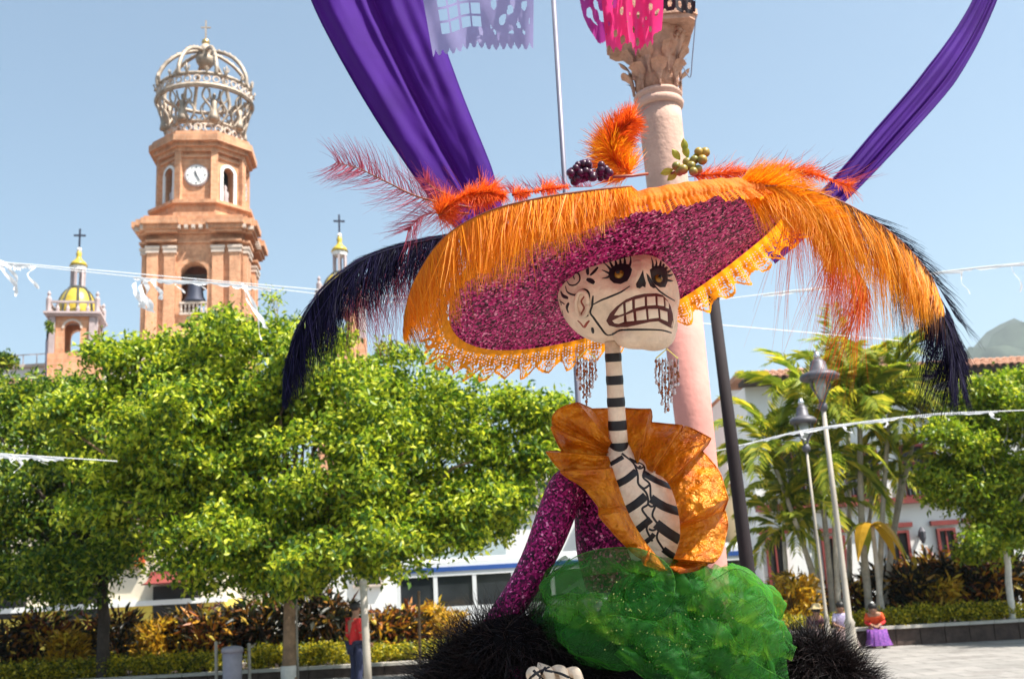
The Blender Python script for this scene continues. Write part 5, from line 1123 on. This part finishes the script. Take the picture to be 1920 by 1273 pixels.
# green tulle: thin crumpled billows with folded hems
def billow(u, v, d, rx, ry, rz, seed, amp=.3, a0=0, a1=2*PI, cut=.15):
    rows = []; nn_, mm_ = 240, 50
    for i in range(mm_):
        th_ = PI*(cut+(1-cut-.05)*i/(mm_-1)); row = []
        for j in range(nn_):
            f = a0+(a1-a0)*j/(nn_-1); q = Vector((math.sin(th_)*math.cos(f), -math.cos(th_), math.sin(th_)*math.sin(f)))
            r = 1+amp*(1-2*abs(noise.noise(q*1.5+Vector((seed, 0, 0)))))*.6-amp*.3+.16*(.4-abs(noise.noise(Vector((f*1.6, th_*.8+seed, seed)))))+.13*(.35-abs(noise.noise(Vector((f*3.1+th_*1.5, th_*1.2, seed+9)))))+.13*math.sin(f*4+seed+3*th_)*math.sin(th_)+.02*noise.noise(q*4+Vector((0, seed, 0)))+.014*math.sin(f*23+4*noise.noise(Vector((f*2, th_*2, seed)))+2*th_)*math.sin(th_)**.5
            row.append(fp(u+q.x*rx*r, v+q.y*ry*r, d-q.z*rz*r))
        rows.append(row)
    m = MB(); m.grid(rows); o = m.build('tulle', M['tulle'], lady, True); return rows
for b in [(1126, 1120, -.07, 120, 74, .13, 1.0), (1240, 1140, -.12, 92, 70, .10, 2.3), (1335, 1140, -.04, 100, 82, .13, 3.1), (1385, 1220, -.03, 84, 84, .12, 4.4), (1170, 1200, -.15, 120, 56, .09, 6.2), (1290, 1225, -.14, 110, 66, .11, 7.7), (1080, 1165, -.12, 74, 54, .08, 8.8), (1400, 1150, .02, 62, 56, .08, 11.1), (1250, 1085, -.05, 62, 40, .08, 12.2)]: billow(*b)
def fold(pts, w_, seed, curl=.5, hem=True, mt='tulle', ga=1.0):
    n, k = 190, 16; C = catmull(pts, n); rows = []
    for j in range(k):
        x = j/(k-1)-.5; row = []
        for i in range(n):
            c = C[i]; t = C[min(i+1, n-1)]-C[max(i-1, 0)]; ln = math.hypot(t[0], t[1])+1e-6; sx, sy = -t[1]/ln, t[0]/ln; s = i/(n-1)
            ww = w_*(.55+.45*math.sin(PI*s))*(1+.2*math.sin(s*9+seed)); gx = ga*(.011*math.sin(s*75+seed*3+x*2)+.006*math.sin(s*170+seed))*(abs(x)*2)**2; row.append(fp(c[0]+sx*ww*x, c[1]+sy*ww*x, c[2]+gx-curl*w_*PXM*math.cos(x*PI)*.6+.012*math.sin(s*14+seed+x*3)))
        rows.append(row)
    m = MB(); m.grid(rows); o = m.build('tulle', M[mt], lady, True)
    if hem: MB().tube(rows[0], .0012, 4).build('tulle_hem', M['tullehem'], o, True)
for q in [([(1020, 1120, -.12), (1090, 1062, -.17), (1190, 1050, -.18), (1244, 1080, -.2), (1232, 1130, -.2), (1160, 1150, -.2), (1075, 1140, -.18)], 46, 0), ([(1240, 1075, -.14), (1300, 1110, -.16), (1335, 1190, -.18), (1365, 1290, -.2)], 70, 1.2), ([(1325, 1075, -.1), (1385, 1120, -.12), (1430, 1210, -.13), (1470, 1300, -.15)], 75, 2.2),
          ([(1060, 1180, -.18), (1150, 1170, -.22), (1225, 1200, -.24), (1262, 1255, -.24), (1225, 1262, -.24), (1160, 1215, -.22)], 50, 3.3), ([(1270, 1150, -.18), (1320, 1210, -.22), (1400, 1262, -.24), (1460, 1285, -.2), (1520, 1315, -.18)], 46, 4.1), ([(1180, 1240, -.2), (1230, 1230, -.22), (1290, 1262, -.24), (1330, 1300, -.24)], 60, 5.7), ([(1090, 1105, -.17), (1060, 1140, -.19), (1048, 1185, -.19)], 30, 7.2)]: fold(*q, hem=q[2] in (0, 4.1, 3.3))
rr_ = random.Random(5)
for i in range(20):
    u, v = rr_.choice(((1060, 1120), (1110, 1080), (1180, 1130), (1250, 1150), (1330, 1110), (1390, 1160), (1420, 1220), (1220, 1220), (1310, 1220), (1120, 1170))); u += rr_.uniform(-45, 35); v += rr_.uniform(-22, 30); a = rr_.uniform(-.4, .9); l = rr_.uniform(45, 85); d = rr_.uniform(-.26, -.18); bd = rr_.uniform(-26, 26)
    fold([(u-l*math.cos(a)*.6, v-l*math.sin(a)*.6, d+.05), (u-bd*.3, v+bd, d), (u+l*math.cos(a)*.6, v+l*math.sin(a)*.6+8, d+.06)], rr_.uniform(34, 64), i*1.7, .6, i % 2 == 0, 'tullelight', .45)
m = MB()
for i in range(260):
    c = random.choice(((1160, 1110, 70, 45), (1170, 1160, 60, 40), (1250, 1210, 60, 40), (1340, 1190, 60, 50))); p = fp(random.gauss(c[0], c[2]*.6), random.gauss(c[1], c[3]*.6), random.uniform(-.29, -.2)); r = random.uniform(.0006, .0018); m.ball(p, r, 5, 4)
m.build('tulle_glitter', M['goldspeck'], lady, kind='stuff')
# black feather boa / fur
def fur(name, paths, n, ln, mt, parent, basemat, seed):
    r = np.random.default_rng(seed); mb = MB(); roots = []; nrm = []
    for path, rad in paths:
        C = [np.array(fp(*c)) for c in catmull(path, 24)]; rr = np.interp(np.linspace(0, 1, 24), np.linspace(0, 1, len(rad)), rad)*PXM; mb.tube(C, [x*.86 for x in rr], 14)
        k = n//len(paths); ix = r.uniform(0, 22.99, k); i0 = ix.astype(int); f = (ix-i0)[:, None]; C = np.array(C); P = C[i0]*(1-f)+C[i0+1]*f; T = C[i0+1]-C[i0]; T /= np.linalg.norm(T, axis=1, keepdims=True)
        D = r.normal(0, 1, (k, 3)); D -= T*(D*T).sum(1, keepdims=True); D /= np.linalg.norm(D, axis=1, keepdims=True); roots.append(P+D*(rr[i0]*.8)[:, None]); nrm.append(D+T*r.normal(0, .35, (k, 1))+r.normal(0, .28, (k, 3)))
    mb.build(name+'_core', M[basemat], parent, True)
    P, D = np.concatenate(roots), np.concatenate(nrm); D /= np.linalg.norm(D, axis=1, keepdims=True); k = len(P); L_ = (ln*r.uniform(.45, 1.3, k))[:, None]; g = np.array((0, 0, -.32)); side = np.cross(D, r.normal(0, 1, (k, 3))); side /= np.linalg.norm(side, axis=1, keepdims=True); w_ = .0011
    pts = []; q = P.copy(); dd = D.copy()
    for s in range(5):
        pts.append(q-side*w_*(1-.2*s)); pts.append(q+side*w_*(1-.2*s)); dd = dd+g*.28+r.normal(0, .07, (k, 3)); dd /= np.linalg.norm(dd, axis=1, keepdims=True); q = q+dd*L_/4
    V = np.stack(pts, 1).reshape(-1, 3); b = np.arange(k)*10; F = np.concatenate([np.stack([b+2*s, b+2*s+1, b+2*s+3, b+2*s+2], 1) for s in range(4)]); npobj(name, V, F, M[mt], parent, kind='stuff')
fur('fur_boa', [([(790, 1330, -.02), (838, 1262, -.05), (900, 1222, -.08), (960, 1200, -.12), (1030, 1212, -.10), (1090, 1256, -.10), (1150, 1320, -.1)], [40, 44, 52, 54, 50, 46, 50]),
                ([(860, 1330, -.1), (910, 1275, -.12), (930, 1275, -.12), (945, 1330, -.12)], [60, 52, 46, 40]), ([(1075, 1330, -.12), (1110, 1270, -.1), (1160, 1262, -.08), (1240, 1330, -.08)], [44, 50, 52, 50])], 26000, .08, 'fur', lady, 'furbase', 3)
fur('fur_boa', [([(1400, 1330, .06), (1470, 1262, .06), (1520, 1236, .04), (1570, 1258, .0), (1620, 1310, -.03)], [50, 50, 44, 36, 26])], 11000, .075, 'fur', lady, 'furbase', 4)
# earrings
for (u0, v0, u1, n_, ln, dd) in ((1083, 668, 1117, 7, 92, -.03), (1230, 668, 1271, 8, 112, -.06)):
    er = MB(); er.tube([fp(u0, v0+4, dd), fp((u0+u1)/2, v0-14, dd), fp(u1, v0+4, dd)], .002, 6); er = er.build('earring', M['goldspeck'], lady)
    p, nn = fp((u0+u1)/2, v0-16, dd), None; m = MB(); m.tube([fp((u0+u1)/2, v0-14, dd), fp((u0+u1)/2, v0-32, dd+.02)], .0012, 4); m.build('hook', M['goldspeck'], er)
    for i in range(n_):
        uu = u0+(u1-u0)*i/(n_-1); L_ = ln*(1-.55*abs(i/(n_-1)-.5)*2); v = v0+6; m1, m2 = MB(), MB(); q = 0
        while v < v0+L_:
            r = random.uniform(1.5, 3.4); v += r; (m1 if random.random() < .45 else m2).ball(fp(uu+random.uniform(-1.2, 1.2), v, dd+random.uniform(-.006, .006)), (r*PXM, r*PXM, r*PXM*1.25), 7, 5); v += r*1.1; q += 1
        m1.tube([fp(uu-.4, v0+3, dd), fp(uu-.4, v, dd)], .0005, 4); m1.build('bead_strand', M['bead_r'], er, True)
        m2.tube([fp(uu+.4, v0+3, dd), fp(uu+.4, v, dd)], .0005, 4); m2.build('bead_strand', M['bead_w'], er, True)

# ------------------------------------------------------------------ the hat
hc = fp(1157, 511); sE = .338
e1 = (RGT*.962+UPV*.273).normalized(); e2 = ((-RGT*.273+UPV*.962)*sE-FWD*math.sqrt(1-sE*sE)).normalized(); en = e2.cross(e1)*-1
en = en if en.z > 0 else -en
hat = thing('feathered_hat', 'huge magenta glitter brimmed hat with orange lace, feathers and grapes on the skeleton lady', 'hat', hc)
RH = .485
def brim(th_, rho):
    ex = .058*math.exp(-((((th_+R_(32)+PI) % (2*PI))-PI)/R_(38))**2) - .02*math.exp(-((((th_-PI+PI) % (2*PI))-PI)/R_(45))**2) - .022*math.exp(-((((th_-R_(70)+PI) % (2*PI))-PI)/R_(40))**2)
    return hc+e1*(RH*rho*math.cos(th_))+e2*(RH*rho*math.sin(th_))+en*((ex)*rho**2+.006*math.sin(3*th_)*rho)
n = 120; rows = [[brim(2*PI*j/n, r) for j in range(n)] for r in (.02, .2, .4, .6, .8, .95, 1.0)]; top = [[p+en*.014 for p in r] for r in rows]
m = MB(); m.grid(rows, True); m.grid([list(reversed(r)) for r in top], True); m.grid([rows[-1], top[-1]], True); m.build('brim', M['glitter'], hat, True)
m = MB(); m.grid([[hc+(e1*math.cos(2*PI*j/48)+e2*math.sin(2*PI*j/48))*r+en*z for j in range(48)] for r, z in ((.19, .01), (.175, .06), (.16, .12), (.12, .155), (.01, .165))], True); m.build('crown', M['glitter'], hat, True)
m = MB(); m.tube([brim(2*PI*j/n, 1.0) for j in range(n+1)], .006, 6, False); m.build('brim_wire', M['glitter'], hat, True)
# lace: hung from the rim, real holes
ns, ntt = 1500, 34; per = np.zeros(ns+1); TH_ = [2*PI*i/ns for i in range(ns+1)]; RP = [brim(t, 1.0) for t in TH_]
for i in range(1, ns+1): per[i] = per[i-1]+(RP[i]-RP[i-1]).length
LW = .124; PER = per[-1]/round(per[-1]/.072)
LV = []
for i in range(ns+1):
    t = TH_[i]; nearf = max(0, math.sin(t)); od = (e1*math.cos(t)+e2*math.sin(t)); s = per[i]
    for j in range(ntt+1):
        x = j/ntt; ruf = (math.sin(2*PI*s/.052+1.2*math.sin(s*9))*(.003+.010*x)+.005*math.sin(2*PI*s/.021)*x*(1-x))*(1-.3*nearf)+nearf*x*.006*math.sin(2*PI*s/.011+3*math.sin(s*23))
        outw = (.62*(1-nearf)+.50*nearf)*LW*x; down = LW*((.50*(1-nearf)+.56*nearf)*x+.12*x*x)
        p = RP[i]+en*(.018-.014*min(1, x*6))+od*(outw+ruf+.010*math.sin(PI*min(1, x*2)))-Vector((0, 0, 1))*down+od*.006
        LV.append(p)
def keep_lace(s, x, near=0.0):
    a = (s/PER) % 1-.5; edge = .85+.15*math.cos(2*PI*a)**1*.9
    if near > .55: return x < .84+.08*math.sin(s*31)+.06*math.sin(s*77) and not (x > .5 and (s/.0105) % 1 < .3 and (x*14) % 1 < .35)
    if x > edge: return False
    if x > edge-.075 or abs(a) > .455 and x > .4: return True
    if x < .56:
        if x < .2: return True
        f, g = (s/.0105) % 1-.5, (x*9.5+(int(s/.0105) % 2)*.5) % 1-.5; return f*f+g*g > .035
    y = x-.66; rr_ = math.hypot(a*.82, y*1.35); an_ = math.atan2(y*1.35, a*.82)
    if rr_ < .075 or abs(rr_-.14) < .022 and True: return True
    if rr_ < .33 and math.cos(5*an_+1) > .35 and rr_ > .14: return abs(rr_-.30) < .03 or math.cos(5*an_+1) < .62
    if abs(rr_-.36) < .022: return True
    return (math.sin(a*75+x*26) > .72 or math.sin(a*75-x*26) > .72)
LF = []
for i in range(ns):
    for j in range(ntt):
        if keep_lace((per[i]+per[i+1])/2, (j+.5)/ntt, math.sin(TH_[i])): a = i*(ntt+1)+j; LF.append((a, a+1, a+ntt+2, a+ntt+1))
npobj('lace_trim', [tuple(p) for p in LV], LF, M['lace'], hat, True)
# feathers
def feather(label, path, n, L, ang, g, mt, quill='quill', sides=(1,), w_=.0015, dj=.02, qr=.003, curl=0.0, s0=0.0, parent=None, jit=.16, seg=6, clump=0.0):
    """path (u,v,d); L(s), ang(s) -> barb length and angle off the quill; g pulls the barb down along its length"""
    r = np.random.default_rng(abs(hash(label)) % 1000 if False else sum(map(ord, label))); C = np.array(catmull(path, 80)); fo = MB(); fo.tube([fp(*c) for c in C], [qr*(1-.8*i/79) for i in range(80)], 6); fo = fo.build('feather', M[quill], parent or hat, True, label)
    allV, allF, off = [], [], 0
    for sd in sides:
        s = s0+(1-s0)*r.random(n); x = s*78.999; i0 = x.astype(int); f = (x-i0)[:, None]; P = C[i0]*(1-f)+C[i0+1]*f; T = (C[i0+1]-C[i0])[:, :2]; T /= np.linalg.norm(T, axis=1, keepdims=True)
        nc = max(6, int(46*(1 if n > 400 else .5))); ci = np.minimum((s*nc).astype(int), nc-1); cj = (r.normal(0, 1, nc)[ci])*clump*.75+clump*.35*np.sin(s*237+1); PLn = np.linalg.norm(np.diff(C[:, :2], axis=0), axis=1).sum()
        a = sd*np.radians(np.array([ang(q) for q in s]))*(1+r.normal(0, jit, n))+cj; Lq = np.array([L(q, sd) for q in s])+1; a = a-sd*np.clip((1.1 if clump else 0)*((ci+.5)/nc-s)*PLn/Lq, -.5, .5); d = np.stack([T[:, 0]*np.cos(a)-T[:, 1]*np.sin(a), T[:, 0]*np.sin(a)+T[:, 1]*np.cos(a)], 1)
        Ls = np.array([L(q, sd) for q in s])*r.uniform(.5, 1.12, n)*(1+1.3*cj); dz = r.normal(0, dj, n)*2; pos = P.copy(); pts = []; W = w_*r.uniform(.6, 1.3, n)/PXM
        for k_ in range(seg+1):
            sv = np.stack([-d[:, 1], d[:, 0]], 1); ww = (W*(1-.8*k_/seg)*.5)[:, None]; tw = r.normal(0, .3, n)*W*PXM
            pts += [np.concatenate([pos[:, :2]-sv*ww, (pos[:, 2]-tw*.3)[:, None]], 1), np.concatenate([pos[:, :2]+sv*ww, (pos[:, 2]+tw*.3)[:, None]], 1)]
            pos[:, :2] += d*(Ls/seg)[:, None]; pos[:, 2] += dz/seg
            d = d+np.array((0, g))[None]+np.stack([-d[:, 1], d[:, 0]], 1)*(curl*sd)+r.normal(0, .05, (n, 2)); d /= np.linalg.norm(d, axis=1, keepdims=True)
        V = np.stack(pts, 1).reshape(-1, 3); m_ = 2*(seg+1); b = np.arange(n)*m_+off; allF.append(np.concatenate([np.stack([b+2*k_, b+2*k_+1, b+2*k_+3, b+2*k_+2], 1) for k_ in range(seg)])); allV.append(V); off += len(V)
    V = np.concatenate(allV); npobj('barbs', atn(V[:, 0], V[:, 1], D0+V[:, 2]), np.concatenate(allF), M[mt], fo, kind='stuff'); return fo
PL = [(1185, 350, -.50), (1105, 358, -.50), (1010, 372, -.50), (912, 398, -.46), (832, 446, -.38), (780, 520, -.28), (760, 580, -.18), (756, 620, -.12)]
feather('orange ostrich feather curling down the left front rim', PL, 4600, lambda s, k: 24+106*math.sin(PI*min(1, s*1.08+.02))**.9, lambda s: -(104-76*s), .10, 'orangef', clump=.16, w_=.0021)
feather('dark barbs showing through the orange left feather', [(p[0], p[1], p[2]+.015) for p in PL], 420, lambda s, k: 40+100*math.sin(PI*s), lambda s: -(98-68*s), .10, 'brownf', qr=.001, w_=.0017)
feather('navy feather sweeping down on the left', [(860, 440, -.14), (760, 460, -.15), (680, 488, -.17), (610, 540, -.17), (562, 612, -.15), (534, 690, -.13), (529, 748, -.12)], 2700, lambda s, k: (92+56*math.sin(PI*min(1, s*1.1)))*(1-.72*max(0, s-.55)/.45), lambda s: -(62-42*s), .12, 'navyf', 'navyquill', clump=.22, w_=.0019)
feather('rose pink barbs hanging under the left navy feather', [(850, 452, -.08), (780, 472, -.08), (700, 505, -.08), (640, 548, -.08)], 420, lambda s, k: 175-40*s, lambda s: -72, .1, 'pinkf', w_=.0015, qr=.001, clump=.15)
feather('navy barbs along the top of the left navy feather', [(860, 438, -.13), (760, 458, -.14), (680, 486, -.16), (610, 537, -.16), (562, 609, -.14), (534, 690, -.12)], 900, lambda s, k: 42*(1-.5*s), lambda s: 9, .05, 'navyf', 'navyquill', qr=.001)
feather('rose pink plume reaching left above the navy feather', [(885, 390, -.2), (790, 371, -.22), (722, 340, -.24), (672, 316, -.25), (630, 305, -.26)], 210, lambda s, k: 92*(1-.35*s), lambda s: 52, .0, 'pinkf', sides=(1, -1), w_=.0014, curl=-.07, qr=.0034)
feather('short rose pink wisps below the rose plume', [(880, 400, -.17), (800, 402, -.18), (765, 432, -.18)], 90, lambda s, k: 62, lambda s: 38, .03, 'pinkf', sides=(1, -1), w_=.0014)
feather('small magenta wisps beside the wide drape', [(850, 370, -.25), (812, 352, -.25), (795, 335, -.25)], 60, lambda s, k: 28, lambda s: 45, 0, 'pinkf', sides=(1, -1))
for lb, pt, nn_ in (('orange red fluffy feather at the left of the rim', [(822, 404, -.3), (858, 374, -.32), (905, 362, -.34), (946, 368, -.36)], 1300), ('orange red fluffy feather along the front rim', [(960, 366, -.36), (1010, 358, -.38), (1065, 350, -.4)], 380)):
    feather(lb, pt, nn_, lambda s, k: (34 if nn_ > 500 else 20)*(.7+.4*math.sin(s*11+1)), lambda s: 58, .05, 'redf', sides=(1, -1), w_=.002, jit=.5, clump=.3)
feather('red orange plume standing on the hat beside the column', [(1172, 336, .05), (1150, 300, .05), (1154, 258, .05), (1184, 226, .05)], 2200, lambda s, k: (50 if k < 0 else 44)*(1.1-.4*s), lambda s: 44, .02, 'redf', sides=(1, -1), w_=.0024, jit=.4, clump=.2)
feather('golden base of the standing plume', [(1182, 326, .03), (1152, 300, .03), (1146, 274, .03)], 800, lambda s, k: 44, lambda s: 52, .04, 'goldf', sides=(1, -1), w_=.0022, jit=.4, clump=.2)
PR = [(1400, 352, -.34), (1490, 350, -.36), (1590, 384, -.36), (1678, 442, -.34), (1742, 512, -.32), (1768, 572, -.3)]
feather('golden orange ostrich feather drooping on the right', PR, 3900, lambda s, k: (95+62*math.sin(PI*min(1, s*1.05)))*(1-.75*max(0, s-.6)/.4), lambda s: 50-28*s, .075, 'goldf', clump=.18, w_=.002)
feather('brown barbs in the golden right feather', [(p[0], p[1], p[2]-.012) for p in PR], 170, lambda s, k: 75+60*math.sin(PI*s), lambda s: 46-24*s, .085, 'brownf', qr=.001, w_=.0017, s0=.35)
feather('orange fluff on the upper right rim', [(1380, 350, -.33), (1450, 352, -.35), (1530, 400, -.35), (1575, 455, -.33)], 1700, lambda s, k: 66, lambda s: 46, .05, 'orangef', sides=(1, -1), w_=.002)
feather('red orange feather with long wisps under the golden one', [(1470, 365, -.26), (1540, 420, -.26), (1590, 480, -.25), (1630, 545, -.24)], 760, lambda s, k: 150+20*s, lambda s: 38, .10, 'redf', w_=.0014, clump=.26)
feather('navy feather with long hanging barbs at the right end', [(1560, 385, -.22), (1660, 448, -.22), (1735, 520, -.21), (1785, 600, -.2), (1808, 680, -.19)], 1300, lambda s, k: 215-95*s, lambda s: 30, .12, 'navyf', 'navyquill', clump=.2, w_=.0015, s0=.2)
feather('navy outer barbs at the far right', [(1600, 390, -.2), (1680, 446, -.2), (1745, 516, -.19), (1795, 600, -.19)], 150, lambda s, k: 80, lambda s: -16, .05, 'navyf', 'navyquill', w_=.0015, qr=.0012)
feather('black tuft hanging lowest at the right', [(1755, 565, -.22), (1782, 630, -.22), (1795, 700, -.21)], 620, lambda s, k: 105-20*s, lambda s: 12, .1, 'navyf', 'navyquill', sides=(1, -1), w_=.0016)
feather('red fluff feather lying along the right top of the hat', [(1300, 330, -.2), (1400, 322, -.22), (1500, 322, -.24), (1590, 348, -.25)], 800, lambda s, k: 26+14*math.sin(s*13), lambda s: 32, .03, 'redf', sides=(1, -1), w_=.0018, jit=.6, clump=.4)
feather('dark spiky barbs along the right top of the hat', [(1290, 332, -.15), (1400, 326, -.17), (1520, 322, -.19), (1600, 345, -.2)], 75, lambda s, k: 68, lambda s: -36, -.01, 'pinkf', w_=.0014, qr=.001)
feather('short dark spikes along the left top of the hat', [(1110, 350, -.2), (1020, 354, -.22), (930, 366, -.24)], 170, lambda s, k: 34, lambda s: 55, -.01, 'pinkf', w_=.0014, qr=.001)
# grapes and fruit
gb = MB(); gb.tube([fp(1150, 332, -.25), fp(1185, 330, -.22), fp(1215, 326, -.2)], .004, 6); gb = gb.build('grape_bunch', M['quill'], hat, True)
for i in range(46):
    f = random.random(); u, v = 1072+70*f+random.uniform(-7, 7), 334-14*math.sin(PI*(f*.8+.1))+random.uniform(-15, 14); MB().ball(fp(u, v, -.28+random.uniform(-.03, .03)), random.uniform(5.5, 8)*PXM, 9, 7).build('grape', M['grape'], gb, True)
fb = MB(); fb.tube([fp(1258, 326, -.2), fp(1290, 315, -.2), fp(1320, 290, -.19)], .004, 6); fb = fb.build('fruit_sprig', M['quill'], hat, True)
for (u, v, r) in ((1268, 312, 8), (1281, 318, 9), (1296, 312, 9), (1309, 318, 8), (1317, 300, 9), (1322, 286, 9), (1310, 285, 8), (1288, 304, 8), (1302, 300, 8), (1274, 322, 8), (1300, 322, 8)):
    MB().ball(fp(u, v, -.22+random.uniform(-.02, .02)), r*PXM, 10, 8).build('fruit', M['greenfruit'], fb, True)
for (u, v, a) in ((1275, 300, -2.2), (1290, 296, -1.9), (1262, 318, 2.8), (1300, 308, -1.2), (1285, 285, -1.7), (1270, 322, 2.4)):
    rows = []
    for j in range(7):
        s = j/6; wv = 7*math.sin(PI*min(1, s*.95+.05)); c_, s_ = math.cos(a), math.sin(a); cu, cv = u+c_*26*s, v+s_*26*s; rows.append([fp(cu+s_*wv, cv-c_*wv, -.2), fp(cu, cv, -.205), fp(cu-s_*wv, cv+c_*wv, -.2)])
    m = MB(); m.grid(rows); m.build('leaf', M['palm'], fb, True)

# ------------------------------------------------------------------ warm coastal air
hm = bpy.data.materials.new('haze_air'); hm.use_nodes = True; hn = hm.node_tree.nodes; hn.remove(hn['Principled BSDF'])
pv = hn.new('ShaderNodeVolumePrincipled'); pv.inputs['Color'].default_value = (.80, .90, 1, 1); pv.inputs['Density'].default_value = .00017; pv.inputs['Anisotropy'].default_value = .3
hm.node_tree.links.new(pv.outputs[0], hn['Material Output'].inputs['Volume'])
o = MB().box((0, 2400, 340), (5400, 5300, 684)).build('haze', hm); o['kind'] = 'stuff'
